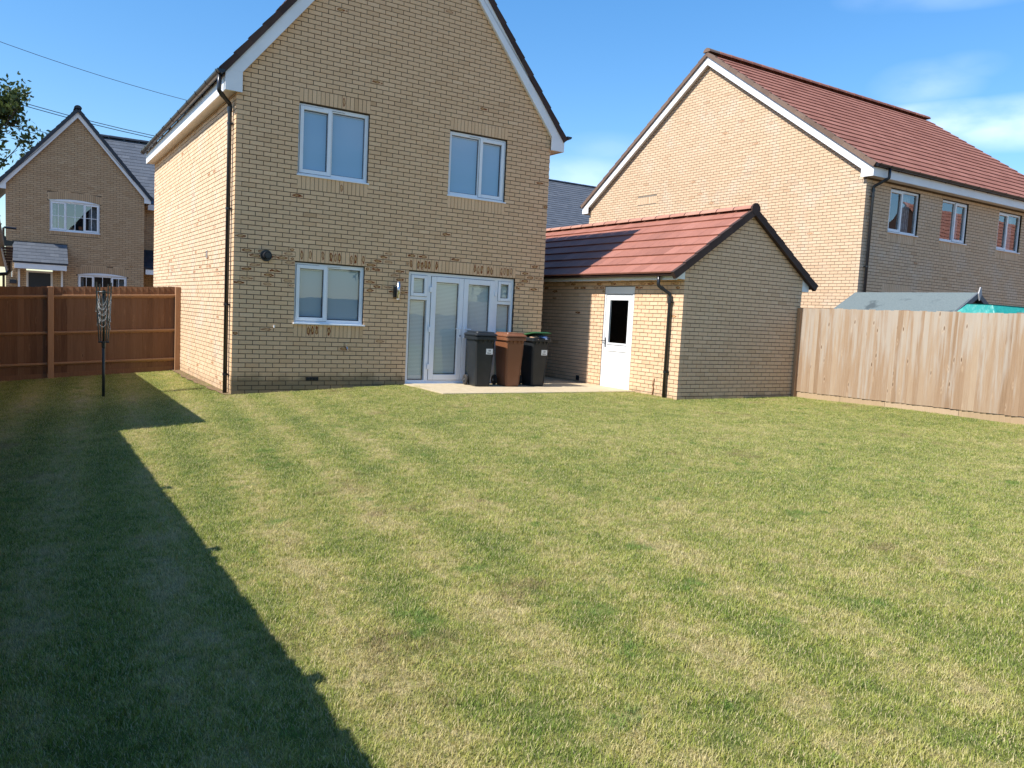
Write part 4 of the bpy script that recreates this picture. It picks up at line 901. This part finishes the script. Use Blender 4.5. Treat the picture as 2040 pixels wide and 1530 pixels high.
# ------------------------------------------------------------------ fences
def board_fence(label, name_loc, p0, d, n_in, length, top, bot, mat, pitch=.1, wid=.125, joined=False, group=None):
    """feather edged boards; d runs along, n_in points to the side the boards are seen from"""
    fz = empty('fence', name_loc, label, 'fence', group); p0, d, n_in = V(p0), V(d), V(n_in); k = 0; big = MB()
    while k * pitch < length - .02:
        a = k * pitch; b = min(length, a + wid); zt = top(a) + rnd.uniform(-.010, .010); zb = bot(a) + rnd.uniform(-.004, .004); mb = big if joined else MB()
        t0, t1 = .006, .026; jog = rnd.uniform(-.004, .006)
        q = lambda u, n_, z: (p0 + d * u + n_in * (n_ + jog)).to_tuple()[:2] + (z,)
        tint = min(1, max(0, rnd.gauss(.5, .24)))
        lo = [q(a, 0, zb), q(b, 0, zb), q(b, t0, zb), q(a, t1, zb)]; hi = [q(a, 0, zt), q(b, 0, zt), q(b, t0, zt), q(a, t1, zt)]
        mb.add(lo + hi, [(2, 3, 7, 6), (0, 1, 2, 3), (4, 5, 6, 7), (0, 3, 7, 4), (1, 2, 6, 5), (0, 1, 5, 4)], tint)
        if not joined: mb.build('board', mat, fz)
        k += 1
    if joined: big.build('boards', mat, fz, kind='stuff')
    return fz
FY = 4.80; ltop = lambda a: 1.70 - .058 * a; lbot = lambda a: .02 - .075 * a
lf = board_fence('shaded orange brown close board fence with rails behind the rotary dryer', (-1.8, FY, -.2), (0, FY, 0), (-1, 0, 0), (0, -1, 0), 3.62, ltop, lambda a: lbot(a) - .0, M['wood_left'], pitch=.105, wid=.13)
def rail(parent, x0, x1, z0, z1, y=FY, mat=M['rail_left'], h=.085, dpt=.07):
    mb = MB(); mb.prism([(x0, y - .001, z0), (x0, y - dpt, z0 - .01 + .0), (x0, y - dpt * .95, z0 - h * .45), (x0, y - .001, z0 - h)], V((x1 - x0, 0, z1 - z0))); return mb.build('rail', mat, parent)
for a, b in ((-.06, -2.33), (-2.44, -3.62)):
    for dz in (.155, .875, 1.49): rail(lf, b, a, 1.70 + .058 * b - dz, 1.70 + .058 * a - dz)
for x, w_ in ((-.055, .10), (-2.385, .105)):
    mb = MB(); mb.box((x - w_ / 2, FY - .115, -.55), (x + w_ / 2, FY - .005 if x < -1 else FY + .02, 1.70 + .058 * x + .004)); mb.build('post', M['rail_left'], lf, bevel=.006)
for a, b in ((-.11, -2.33), (-2.44, -3.62)):
    mb = MB(); mb.prism([(b, FY - .03, -.55), (a, FY - .03, -.4), (a, FY - .03, .0 + .075 * a + .03), (b, FY - .03, .075 * b + .03)], (0, .028, 0)); mb.build('gravel_board', M['wood_left'], lf)
# weathered fence on the right
RFX = 10.5
rf = board_fence('sunlit weathered pale close board fence on the right of the lawn', (RFX, -7, .1), (RFX, -2.86, 0), (0, -1, 0), (-1, 0, 0), 8.6, lambda a: 1.893 - .004 * a, lambda a: .205 + .012 * a, M['wood_right'], pitch=.098, wid=.12)
y = -2.86; k = 0
for L_ in (1.0, .93, 1.35, 1.4, 1.9, 1.9):
    y1 = y - L_; mb = MB(); mb.box((RFX - .004, y1 + .003, gz(10.4, y1) - .12), (RFX + .028, y - .003, .20 + .012 * (-2.86 - y) + .004), rnd.random()); mb.build('gravel_board', M['gravel_board'], rf); y = y1
mb = MB(); mb.box((RFX - .09, -2.86, -.1), (RFX + .01, -2.785, 1.895)); mb.build('post', M['rail_left'], rf, bevel=.005)
for yy in (-5.03, -6.97, -8.9):
    mb = MB(); mb.box((RFX + .02, yy - .05, -.1), (RFX + .12, yy + .05, 1.845)); mb.build('post', M['shed_wood'], rf)
    mb = MB(); mb.box((RFX - .004, yy - .075, 1.815), (RFX + .022, yy + .075, 1.896)); mb.build('post_notch', M['shed_wood'], rf)
# fence along the left boundary (outside the frame, throws the long shadow) and the one behind the camera
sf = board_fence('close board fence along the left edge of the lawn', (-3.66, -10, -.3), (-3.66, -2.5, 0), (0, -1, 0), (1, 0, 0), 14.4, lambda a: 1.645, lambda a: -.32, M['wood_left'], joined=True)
for yy in (-5.95, -7.95, -10.05, -12.2, -14.4):
    mb = MB(); mb.box((-3.78, yy - .05, -.5), (-3.67, yy + .05, 1.76)); mb.build('post', M['wood_left'], sf)
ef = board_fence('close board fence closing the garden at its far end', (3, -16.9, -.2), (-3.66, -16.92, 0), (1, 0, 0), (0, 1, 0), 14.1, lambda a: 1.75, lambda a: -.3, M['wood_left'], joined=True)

# ------------------------------------------------------------------ neighbour's garage on the left (mostly outside the frame)
ng = empty('neighbour_garage', (-5.1, .8, -.3), 'dark roof edge of the neighbouring garage at the left picture edge', 'garage')
NX0, NX1, NY0, NY1 = -6.58, -3.5, -2.52, 4.95; NZ = 2.3
np_ = Pieces(); nax = (NX0 + NX1) / 2
nw = brick_wall(ng, np_, (NX0, NY0, 0), (1, 0, 0), (0, -1, 0), NX1 - NX0, -.5, 3.4, [], [], [(-.72, 1, 3.3 - .72 * (nax - NX0)), (.72, 1, 3.3 + .72 * (nax - NX0))], corner=None, name='gable_wall')
np_.finish('brick', M['brick_left'], nw, 0, 'brick_field')
mb = MB(); mb.box((NX1 - .1, NY0 + .1, -.5), (NX1, NY1, NZ)); mb.box((NX0, NY0 + .1, -.5), (NX0 + .1, NY1, NZ)); mb.box((NX0, NY1 - .1, -.5), (NX1, NY1, NZ)); mb.build('plain_wall', M['brick_left'], ng)
th = math.atan(.72); cs, sn = math.cos(th), math.sin(th); ne = (NX1 - NX0) / 2 + .26
for sg in (1, -1):
    P = V((nax + sg * ne, NY0 - .07, 3.51 - .72 * ne)); roof_field(ng, P, (0, 1, 0), V((-sg * cs, 0, sn)), V((sg * sn, 0, cs)), NY1 - NY0 + .14, ne / cs, .33, .3, M['slate_dark'], 0)
mb = MB(); mb.prism([(NX0 + .1, NY0 + .02, 2.15), (NX1 - .1, NY0 + .02, 2.15), (nax, NY0 + .02, 3.28)], (0, NY1 - NY0 - .05, 0)); mb.build('roof', M['slate_dark'], ng)
gutter(ng, (-3.20, NY0 - .07, 2.30), (0, 1, 0), NY1 - NY0, [.2, 1.5], (1, 0, 0), r=.055)
# its far corner, seen at the picture edge
fy = 4.97
mb = MB(); mb.prism([(-3.225, fy, 2.32), (-3.165, fy, 2.32), (-3.085, fy, 1.80), (-3.13, fy, 1.80)], (0, .03, 0)); mb.build('bargeboard', M['white_board'], ng)
mb = MB(); mb.prism([(-3.6, fy + .01, 2.3), (-3.225, fy + .01, 2.3), (-3.12, fy + .01, 1.9), (-3.6, fy + .01, 1.9)], (0, .04, 0)); mb.build('brick_return', M['brick_left'], ng)
for k in range(8):
    z = 2.29 - k * .052; x0 = -3.185 + k * .012; mb = MB(); mb.box((x0, fy - .02, z - .05), (-3.005 - k * .004, fy + .1, z - .006)); mb.build('verge_tile', M['tile_brown'], ng)
mb = MB(); mb.prism([(-3.20, fy - .05, 2.42), (-2.985, fy - .05, 2.40), (-3.03, fy - .05, 2.31), (-3.16, fy - .05, 2.30)], (0, .12, 0)); mb.build('gutter', M['black_plastic'], ng)
mb = MB(); mb.tube([(-3.19, fy - .03, 2.44), (-3.19, fy + .05, 2.44)], .075, 10); mb.build('gutter_end', M['black_plastic'], ng)
mb = MB(); mb.tube([(-3.165, fy, 2.44), (-3.165, fy, 2.64), (-3.145, fy, 2.655), (-2.95, fy, 2.645)], .021, 8); mb.build('flue_bracket', M['black_plastic'], ng)
mb = MB(); mb.tube([(-3.055, fy - .03, 2.0), (-3.055, fy - .03, 1.84), (-3.11, fy - .03, 1.77), (-3.24, fy - .03, 1.75)], .034, 8); mb.build('downpipe', M['black_plastic'], ng)
mb = MB(); mb.tube([(-3.165, fy - .0, 1.76), (-3.165, fy - .0, 1.3)], .022, 8); mb.build('downpipe', M['black_plastic'], ng)

# ------------------------------------------------------------------ wheelie bins
def text_mesh(s, size):
    cu = bpy.data.curves.new('label_text', 'FONT'); cu.body = s; cu.size = size; cu.align_x = 'CENTER'; cu.extrude = .0004
    to = bpy.data.objects.new('label_text_source', cu); C.objects.link(to); bpy.context.view_layer.update()
    me = bpy.data.meshes.new_from_object(to.evaluated_get(bpy.context.evaluated_depsgraph_get())); bpy.data.objects.remove(to); return me
TXT = text_mesh('49', .052)
def wheelie_bin(loc, rz, mat, lidmat, label, sticker=True, ajar=False):
    b = empty('wheelie_bin', loc, label, 'wheelie bin', 'wheelie bins on the patio'); WP[b.name] = V((0, 0, 0))
    wb, wt, db, dt, H = .30, .395, .40, .49, .945; y0b, y0t = -.20, -.245
    def rr(w, d, y0, z, r, n=4):
        pts = []
        for cx, cy, a0 in ((w / 2 - r, y0 + r, -90), (w / 2 - r, y0 + d - r, 0), (-w / 2 + r, y0 + d - r, 90), (-w / 2 + r, y0 + r, 180)):
            for i in range(n + 1): a = R(a0 + 90 * i / n); pts.append((cx + r * math.cos(a), cy + r * math.sin(a), z))
        return pts
    mb = MB(); rings = [rr(wb - .02, db - .03, y0b + .01, 0, .04), rr(wb, db, y0b, .03, .045), rr(wb + .055, db + .055, (y0b + y0t) / 2 - .003, .5, .045), rr(wt - .005, dt - .01, y0t + .003, .86, .045), rr(wt, dt, y0t, .875, .045), rr(wt + .06, dt + .07, y0t - .035, .878, .05), rr(wt + .06, dt + .07, y0t - .035, .93, .05), rr(wt + .035, dt + .04, y0t - .02, .945, .05)]
    n = len(rings[0]); vs = [p for r_ in rings for p in r_]; fs = [tuple(reversed(range(n)))]
    for k in range(len(rings) - 1):
        for i in range(n): fs.append((k * n + i, k * n + (i + 1) % n, (k + 1) * n + (i + 1) % n, (k + 1) * n + i))
    fs.append(tuple((len(rings) - 1) * n + i for i in range(n))); mb.add(vs, fs); body = mb.build('body', mat, b, loc=(0, 0, 0))
    sl = lambda z: y0b + (y0t - y0b) * z / H
    for sx in (-1, 1):      # raised corner ribs on the front
        mb = MB(); x0, x1 = sx * (wb / 2 - .025), sx * (wt / 2 - .02); mb.prism([(x0 - .006, sl(.04) - .006, .05), (x0 + .006, sl(.04) - .006, .05), (x1 + .006, sl(.85) - .006, .86), (x1 - .006, sl(.85) - .006, .86)], (0, .012, 0)); mb.build('rib', mat, b, bevel=.003)
    for x in (-.13, -.05, .05, .13):
        mb = MB(); mb.prism([(x - .004, y0t - .03, .875), (x - .004, sl(.8) - .001, .80), (x - .004, sl(.8) + .01, .875)], (.008, 0, 0)); mb.build('gusset', mat, b)
    # lid
    mb = MB(); lw, ld_, ly = wt + .075, dt + .09, y0t - .045
    LR = [rr(lw, ld_, ly, .948, .05), rr(lw, ld_, ly, .966, .05), rr(lw - .03, ld_ - .03, ly + .015, .985, .045), rr(lw - .09, ld_ - .10, ly + .04, 1.0, .04), rr(lw - .10, ld_ - .12, ly + .05, 1.022, .04), rr(lw - .16, ld_ - .22, ly + .10, 1.026, .04)]
    n = len(LR[0]); vs = [p for r_ in LR for p in r_]; fs = [tuple(reversed(range(n)))]
    for k in range(len(LR) - 1):
        for i in range(n): fs.append((k * n + i, k * n + (i + 1) % n, (k + 1) * n + (i + 1) % n, (k + 1) * n + i))
    fs.append(tuple((len(LR) - 1) * n + i for i in range(n)))
    if ajar:
        hy, hz = ly + ld_, .95; a = R(8.5)
        vs = [(x * .96, y, hz + (z - hz) * .45) for x, y, z in vs]
        vs = [(x, hy + (y - hy) * math.cos(a) + (z - hz) * math.sin(a) * .0, hz + (z - hz) + (hy - y) * math.sin(a)) for x, y, z in vs]
    mb.add(vs, fs); lid = mb.build('lid', lidmat, b, loc=(0, 0, 0))
    mb = MB(); hb = y0t + dt + .07; mb.tube([(-.19, hb, .95), (.19, hb, .95)], .015, 8); mb.build('handle', mat, b, loc=(0, 0, 0))
    mb = MB(); mb.tube([(-.2, y0b + db - .01, .095), (.2, y0b + db - .01, .095)], .011, 8); mb.build('axle', M['chrome'], b, loc=(0, 0, 0))
    for sx in (-1, 1):
        mb = MB(); c = V((sx * .192, y0b + db - .01, .098)); mb.tube([c - V((.022, 0, 0)), c - V((.014, 0, 0)), c + V((.014, 0, 0)), c + V((.022, 0, 0))], [.086, .097, .097, .086], 24); wh = mb.build('wheel', M['rubber'], b, loc=(0, 0, 0))
        mb = MB(); mb.tube([c - V((.025, 0, 0)), c + V((.025, 0, 0))], .05, 16); mb.build('hub', M['soffit'] if False else M['bin_black'], wh, loc=(0, 0, 0)); mb = MB(); mb.tube([c - V((.03, 0, 0)), c + V((.03, 0, 0))], .018, 12); mb.build('hub_cap', M['chrome'], wh, loc=(0, 0, 0))
    if sticker:
        mb = MB(); zc = .66; yy = sl(zc) - .004; mb.prism([(.02, sl(zc - .052) - .004, zc - .052), (.155, sl(zc - .052) - .004, zc - .052), (.155, sl(zc + .052) - .004, zc + .052), (.02, sl(zc + .052) - .004, zc + .052)], (0, .002, 0)); st = mb.build('sticker', M['label'], b, loc=(0, 0, 0))
        o = bpy.data.objects.new('label_number', TXT); C.objects.link(o); o.parent = st; o.location = (.088, yy - .0035, zc - .003); o.rotation_euler = (R(87), 0, 0)
        if not TXT.materials: TXT.materials.append(M['ink'])
        mb = MB(); x = .045; r2 = random.Random(5)
        for k in range(9):
            w_ = r2.uniform(.005, .010); mb.box((x, sl(zc - .03) - .0055, zc - .034 - r2.uniform(0, .003)), (x + w_, sl(zc - .03) - .0045, zc - .022 + r2.uniform(-.002, .003))); x += w_ + .002
        mb.build('label_line', M['ink'], st, loc=(0, 0, 0))
    b.rotation_euler = (0, 0, rz)
    return b
def fix_parent(b):   # children were built in the bin's own frame
    pass
b1 = wheelie_bin((4.42, -.42, .1), R(-5), M['bin_black'], M['bin_black'], 'black wheelie bin with closed black lid, left of the brown bin')
b2 = wheelie_bin((5.045, -.45, .1), R(-2), M['bin_brown'], M['bin_brown'], 'brown wheelie bin standing between the two black ones', sticker=False)
b3 = wheelie_bin((5.64, -.42, .1), R(0), M['bin_black'], M['bin_green'], 'overfull black wheelie bin with raised green lid nearest the garage', ajar=True)
# waste in the overfull bin
def crumple(name, c, s, mat, seed, parent=None):
    bm = bmesh.new(); bmesh.ops.create_icosphere(bm, subdivisions=3, radius=1)
    for v in bm.verts:
        p = v.co.copy(); f = 1 + .35 * mnoise.noise(p * 2.3 + V((seed, 0, 0))) + .18 * mnoise.noise(p * 6 + V((0, seed, 0))); v.co = V((p.x * s[0] * f, p.y * s[1] * f, p.z * s[2] * f))
    me = bpy.data.meshes.new(name); bm.to_mesh(me); bm.free(); me.materials.append(mat); o = bpy.data.objects.new(name, me); C.objects.link(o); o.location = c
    WP[o.name] = V(c); return o
tag(crumple('waste_bag', (5.73, -.56, 1.035), (.125, .14, .052), M['bag'], 2.0), 'blue and white plastic waste stuffed under the green bin lid', 'waste bag')
tag(crumple('card_waste', (5.53, -.57, 1.03), (.085, .12, .045), M['card'], 5.0), 'brown cardboard scrap sticking out left under the green bin lid', 'cardboard')

# ------------------------------------------------------------------ rotary dryer
DX, DY = -1.767, 1.119; dz = gz(DX, DY)
rd = empty('rotary_dryer', (DX, DY, dz), 'folded dark rotary clothes dryer standing on the shaded grass', 'clothes dryer')
mb = MB(); mb.tube([(DX, DY, dz - .1), (DX, DY, .62)], .024, 12); mb.tube([(DX, DY, .62), (DX, DY, 1.52)], .018, 12); mb.build('pole', M['dryer'], rd, smooth=True)
mb = MB(); mb.tube([(DX, DY, .60), (DX, DY, .70)], [.03, .034], 12); mb.tube([(DX - .08, DY, .69), (DX + .08, DY, .69)], .014, 8); mb.tube([(DX, DY - .08, .69), (DX, DY + .08, .69)], .014, 8); mb.build('lower_hub', M['dryer'], rd)
mb = MB(); mb.tube([(DX, DY, 1.47), (DX, DY, 1.53)], .028, 12)
ring = [(DX + .085 * math.cos(2 * math.pi * k / 20), DY + .085 * math.sin(2 * math.pi * k / 20), 1.50) for k in range(21)]; mb.tube(ring, .012, 6); mb.build('upper_hub', M['dryer'], rd)
arms = []
for k in range(4):
    a = R(25 + 90 * k); ca, sa = math.cos(a), math.sin(a)
    p0 = V((DX + .075 * ca, DY + .075 * sa, .70)); p1 = V((DX + .125 * ca, DY + .125 * sa, 1.66 - .03 * (k % 2))); arms.append((p0, p1))
    mb = MB(); mb.tube([p0, p0.lerp(p1, .5) + V((ca * .01, sa * .01, 0)), p1], .0105, 8); ar = mb.build('arm', M['dryer'], rd)
    mb = MB(); mb.tube([(DX + .03 * ca, DY + .03 * sa, 1.48), p0.lerp(p1, .28)], .006, 6); mb.build('strut', M['dryer'], rd)
    nb_ = MB()
    for j in range(9):
        q = p0.lerp(p1, .35 + .07 * j); nb_.tube([q, q + V((ca * .02, sa * .02, .0))], .005, 5)
    nb_.build('line_pegs', M['dryer'], ar)
mb = MB(); lr = random.Random(11)
for k in range(4):
    for j in range(8):
        f = .38 + .07 * j; a = arms[k][0].lerp(arms[k][1], f); b = arms[(k + 1) % 4][0].lerp(arms[(k + 1) % 4][1], f)
        sag = lr.uniform(.06, .16) + .25 * (f - .38); mid = (a + b) / 2; outv = V((mid.x - DX, mid.y - DY, 0)).normalized() * lr.uniform(.0, .05)
        pts = [a.lerp(b, t_) + outv * (4 * t_ * (1 - t_)) + V((lr.uniform(-.004, .004), lr.uniform(-.004, .004), -sag * (1 - (2 * t_ - 1) ** 2) ** .6 if 0 < t_ < 1 else 0)) for t_ in [i / 9 for i in range(10)]]
        mb.tube(pts, .0021, 4, cap=False)
mb.build('washing_line', M['cord'], rd)

# ------------------------------------------------------------------ shed and covered furniture behind the right fence
sh = empty('garden_shed', (12.25, -4.1, .1), 'garden shed with grey felt roof showing above the weathered fence', 'shed')
sx, sz, s0, s1 = 12.25, 2.31, -5.34, -2.78; 
mb = MB(); mb.box((11.62, s0 + .12, .05), (12.88, s1 - .1, 1.9)); mb.prism([(11.62, s0 + .12, 1.9), (12.88, s0 + .12, 1.9), (sx, s0 + .12, 2.24)], (0, s1 - s0 - .22, 0)); mb.build('wall', M['shed_wood'], sh)
for sg in (-1, 1):
    xe = sx + sg * .80; ze = 1.87; mb = MB()
    n = 8; prev = None
    for k in range(n):
        f0, f1 = k / n, (k + 1) / n
        za = lambda f, t_: sz + (ze - sz) * f
        mb.prism([(sx + (xe - sx) * f0, s0, za(f0, 0)), (sx + (xe - sx) * f1, s0, za(f1, 0)), (sx + (xe - sx) * f1, s0, za(f1, 0) - .02), (sx + (xe - sx) * f0, s0, za(f0, 0) - .02)], (0, s1 - s0, 0))
    mb.build('roof', M['felt'], sh)
    if sg == -1:
        mb = MB(); f0 = .33; mb.prism([(sx + (xe - sx) * f0, s0 + .01, sz + (ze - sz) * f0 + .008), (xe, s0 + .01, ze + .008), (xe, s0 + .01, ze + .002), (sx + (xe - sx) * f0, s0 + .01, sz + (ze - sz) * f0 + .002)], (0, s1 - s0 - .02, 0)); mb.build('felt_sheet', M['felt'], sh)
    mb = MB(); mb.prism([(sx, s0 - .03, sz + .01), (xe, s0 - .03, ze + .01), (xe, s0 - .03, ze - .09), (sx, s0 - .03, sz - .10)], (0, .03, 0)); mb.build('bargeboard', M['slate'], sh)
mb = MB(); mb.prism([(sx, s0 - .05, sz - .15), (sx + .055, s0 - .05, sz - .02), (sx + .012, s0 - .05, sz + .10), (sx - .012, s0 - .05, sz + .10), (sx - .055, s0 - .05, sz - .02)], (0, .02, 0)); mb.build('finial', M['finial'], sh)
tv = empty('covered_furniture', (11.5, -6.2, .1), 'garden furniture under a teal tarpaulin behind the weathered fence', 'tarpaulin cover')
mb = MB(); tp0 = [(11.10, -5.78, 2.055), (11.62, -6.06, 2.06), (11.58, -6.48, 2.03), (11.08, -6.22, 2.045)]; lo = [(10.95, -5.50, 1.76), (12.0, -5.85, 1.76), (11.8, -6.72, 1.74), (10.95, -6.38, 1.74)]; bt = [(x, y, .1) for x, y, z in lo]
mb.add(tp0 + lo + bt, [(0, 1, 2, 3)] + [(i, (i + 1) % 4, 4 + (i + 1) % 4, 4 + i) for i in range(4)] + [(4 + i, 4 + (i + 1) % 4, 8 + (i + 1) % 4, 8 + i) for i in range(4)])
tc_ = mb.build('tarpaulin', M['teal'], tv, bevel=.02)

# ------------------------------------------------------------------ house opposite (outside the frame, mirrored in the upper windows)
oh = empty('opposite_house', (40, -14.6, 0), 'brick house with red tiled roof opposite the neighbouring gable', 'house')
mb = MB(); mb.box((35.8, -18, -.3), (57, -11.2, 4.6)); mb.build('wall', M['brick_left'], oh)
th = math.atan(.97); cs, sn = math.cos(th), math.sin(th)
roof_field(oh, V((35.6, -10.9, 4.6)), (1, 0, 0), V((0, -cs, sn)), V((0, sn, cs)), 22, 3.7 / cs, .33, .3, M['tile_opposite'], 0, thick=.03)
mb = MB(); mb.prism([(35.8, -18.3, 4.55), (35.8, -14.6, 8.1), (35.8, -10.95, 4.55)], (21.6, 0, 0)); mb.build('roof', M['tile_brown'], oh)

# ------------------------------------------------------------------ trees
def tree(loc, label, h, rad, seed, nleaf, leaf, cz=.62, sparse=.55, group=None, mats=('leaf', 'bark')):
    r = random.Random(seed); t = empty('tree', loc, label, 'tree', group); L = V(loc); mb = MB(); tips = []
    def branch(p, d, ln, rr, lv):
        q = p + d * ln; m_ = p.lerp(q, .5) + V((r.uniform(-1, 1), r.uniform(-1, 1), r.uniform(-.3, .3))) * ln * .09
        mb.tube([p, m_, q], [rr, rr * .8, rr * .62], 6, cap=False)
        if lv <= 2: tips.append((q, ln)); tips.append((m_, ln * .8))
        if lv == 0: return
        for k in range(3 if lv > 1 else 4):
            nd = (d + V((r.uniform(-1, 1), r.uniform(-1, 1), r.uniform(-.35, .75))) * .85).normalized(); branch(q if k else m_, nd, ln * r.uniform(.6, .8), rr * .58, lv - 1)
    branch(L, V((r.uniform(-.05, .05), 0, 1)), h * .38, h * .022, 5); mb.build('trunk', M[mats[1]], t)
    cr = MB()
    for i in range(nleaf):
        q, ln = r.choice(tips); c = q + V((r.gauss(0, 1), r.gauss(0, 1), r.gauss(0, .8))) * (sparse * ln + .12)
        if mnoise.noise(c * .45) < -.12: continue
        a = V((r.uniform(-1, 1), r.uniform(-1, 1), r.uniform(-1, 1))).normalized(); b = a.cross(V((r.uniform(-1, 1), r.uniform(-1, 1), r.uniform(-1, 1)))).normalized(); s = leaf * r.uniform(.6, 1.3)
        cr.add([c - a * s, c + b * s * .45, c + a * s, c - b * s * .45], [(0, 1, 2, 3)], r.random())
    cr.build('crown', M[mats[0]], t, kind=None)
    return t
tree((-4.6, 44, 0), 'tall airy broadleaf tree behind the distant gabled house at the left edge', 14.4, 4, 21, 30000, .20, sparse=.42)
for i, (x, y, h) in enumerate([(-14, -60, 8), (2, -66, 8), (16, -62, 7), (30, -70, 9), (46, -66, 8)]):
    tree((x, y, -.5), ['broad green tree beyond the end fence, far left one', 'tall green tree beyond the end fence, left of centre', 'low green tree beyond the middle of the end fence', 'tallest green tree beyond the end fence', 'green tree beyond the end fence, far right one'][i], h, 4, 40 + i, 2600, .42, sparse=.7)

# ------------------------------------------------------------------ overhead wires
def wire(p, q, label, grp=None, r=.02):
    mb = MB(); p, q = V(p), V(q); pts = [p.lerp(q, t_ / 14) - V((0, 0, 1.0 * (1 - (2 * t_ / 14 - 1) ** 2))) for t_ in range(15)]
    mb.tube(pts, r, 5, cap=False); tag(mb.build('power_line', M['wire'], smooth=True), label, 'power line', grp)
wire((-14, 60, 22.6), (16, 60, 17.8), 'single thin overhead wire high above the distant gable', r=.022)
for k, (z, zz) in enumerate(((18.3, 15.2), (18.1, 15.0))):
    wire((-14, 60, z), (15, 60, zz - 0.6), ['upper wire of the close pair crossing behind the distant gable', 'lower wire of the close pair crossing behind the distant gable'][k], 'paired overhead wires', r=.03)
for k, z in enumerate((16.9, 16.6)):
    wire((-14, 60.5, z), (15, 60.5, z - 4.4), ['third wire from the top, just right of the tree', 'lowest wire, just right of the tree'][k], 'lower overhead wires', r=.022)

# ------------------------------------------------------------------ grass
def tuft(name, seed, nb, rad, h0, h1, wd):
    r = random.Random(seed); mb = MB()
    for i in range(nb):
        a = r.uniform(0, 6.283); d = rad * math.sqrt(r.random()); c = V((math.cos(a) * d, math.sin(a) * d, -.006)); h = r.uniform(h0, h1); w_ = wd * r.uniform(.7, 1.3)
        la = r.uniform(0, 6.283); ln = h * r.uniform(.15, 1.15); sd = V((-math.sin(la), math.cos(la), 0)) * w_ / 2; tipd = V((math.cos(la), math.sin(la), 0)) * ln
        m_ = c + tipd * .35 + V((0, 0, h * .62)); tp_ = c + tipd + V((0, 0, h))
        mb.add([c - sd, c + sd, m_ + sd * .8, m_ - sd * .8, tp_], [(0, 1, 2, 3), (3, 2, 4)], r.random())
    me = bpy.data.meshes.new(name); me.from_pydata(mb.v, [], mb.f); mb.attrs(me); me.materials.append(M['grass']); return me
tcol = bpy.data.collections.new('grass_tufts')
for i, a in enumerate([(18, .045, .013, .026, .0028), (18, .05, .011, .022, .0028), (16, .04, .016, .032, .0027), (14, .05, .009, .018, .0032), (12, .03, .018, .036, .0026)]):
    tcol.objects.link(bpy.data.objects.new('grass_tuft', tuft('grass_tuft', 100 + i, *a)))
mb = MB(); gm = grid_sheet('grass', -3.62, 10.44, -13.2, 4.78, .12, no_lawn, M['soil'], dz=0)
tag(gm, kind='stuff')
ng_ = bpy.data.node_groups.new('grass_scatter', 'GeometryNodeTree')
ng_.interface.new_socket('Geometry', in_out='INPUT', socket_type='NodeSocketGeometry'); ng_.interface.new_socket('Geometry', in_out='OUTPUT', socket_type='NodeSocketGeometry')
n_ = lambda t_: ng_.nodes.new(t_); lk = ng_.links.new
gi, go = n_('NodeGroupInput'), n_('NodeGroupOutput'); dp = n_('GeometryNodeDistributePointsOnFaces'); dp.distribute_method = 'RANDOM'
dp.inputs['Density'].default_value = 1150; dp.inputs['Seed'].default_value = 3
# denser towards the camera
pos = n_('GeometryNodeInputPosition'); vd = n_('ShaderNodeVectorMath'); vd.operation = 'DISTANCE'; lk(pos.outputs[0], vd.inputs[0]); vd.inputs[1].default_value = tuple(CAM - gm.location)
mr = n_('ShaderNodeMapRange'); lk(vd.outputs['Value'], mr.inputs['Value']); mr.inputs['From Min'].default_value = 3; mr.inputs['From Max'].default_value = 10; mr.inputs['To Min'].default_value = 2300; mr.inputs['To Max'].default_value = 850; lk(mr.outputs['Result'], dp.inputs['Density'])
ci = n_('GeometryNodeCollectionInfo'); ci.inputs['Collection'].default_value = tcol; ci.inputs['Separate Children'].default_value = True; ci.inputs['Reset Children'].default_value = True
ip = n_('GeometryNodeInstanceOnPoints'); ip.inputs['Pick Instance'].default_value = True
rv = n_('FunctionNodeRandomValue'); rv.data_type = 'FLOAT_VECTOR'; rv.inputs['Min'].default_value = (-.12, -.12, 0); rv.inputs['Max'].default_value = (.12, .12, 6.283)
rs_ = n_('FunctionNodeRandomValue'); rs_.data_type = 'FLOAT'; rs_.inputs[2].default_value = .75; rs_.inputs[3].default_value = 1.3
nzz = n_('ShaderNodeTexNoise'); nzz.inputs['Scale'].default_value = 4.5; nzz.inputs['Detail'].default_value = 4; lk(pos.outputs[0], nzz.inputs['Vector'])
mu = n_('ShaderNodeMath'); mu.operation = 'MULTIPLY_ADD'; lk(nzz.outputs['Fac'], mu.inputs[0]); mu.inputs[1].default_value = 1.1; mu.inputs[2].default_value = .42
mu2 = n_('ShaderNodeMath'); mu2.operation = 'MULTIPLY'; lk(mu.outputs[0], mu2.inputs[0]); lk(rs_.outputs[1], mu2.inputs[1])
lk(gi.outputs[0], dp.inputs[0]); lk(dp.outputs['Points'], ip.inputs['Points']); lk(ci.outputs[0], ip.inputs['Instance']); lk(rv.outputs[0], ip.inputs['Rotation']); lk(mu2.outputs[0], ip.inputs['Scale']); lk(ip.outputs[0], go.inputs[0])
md = gm.modifiers.new('grass', 'NODES'); md.node_group = ng_
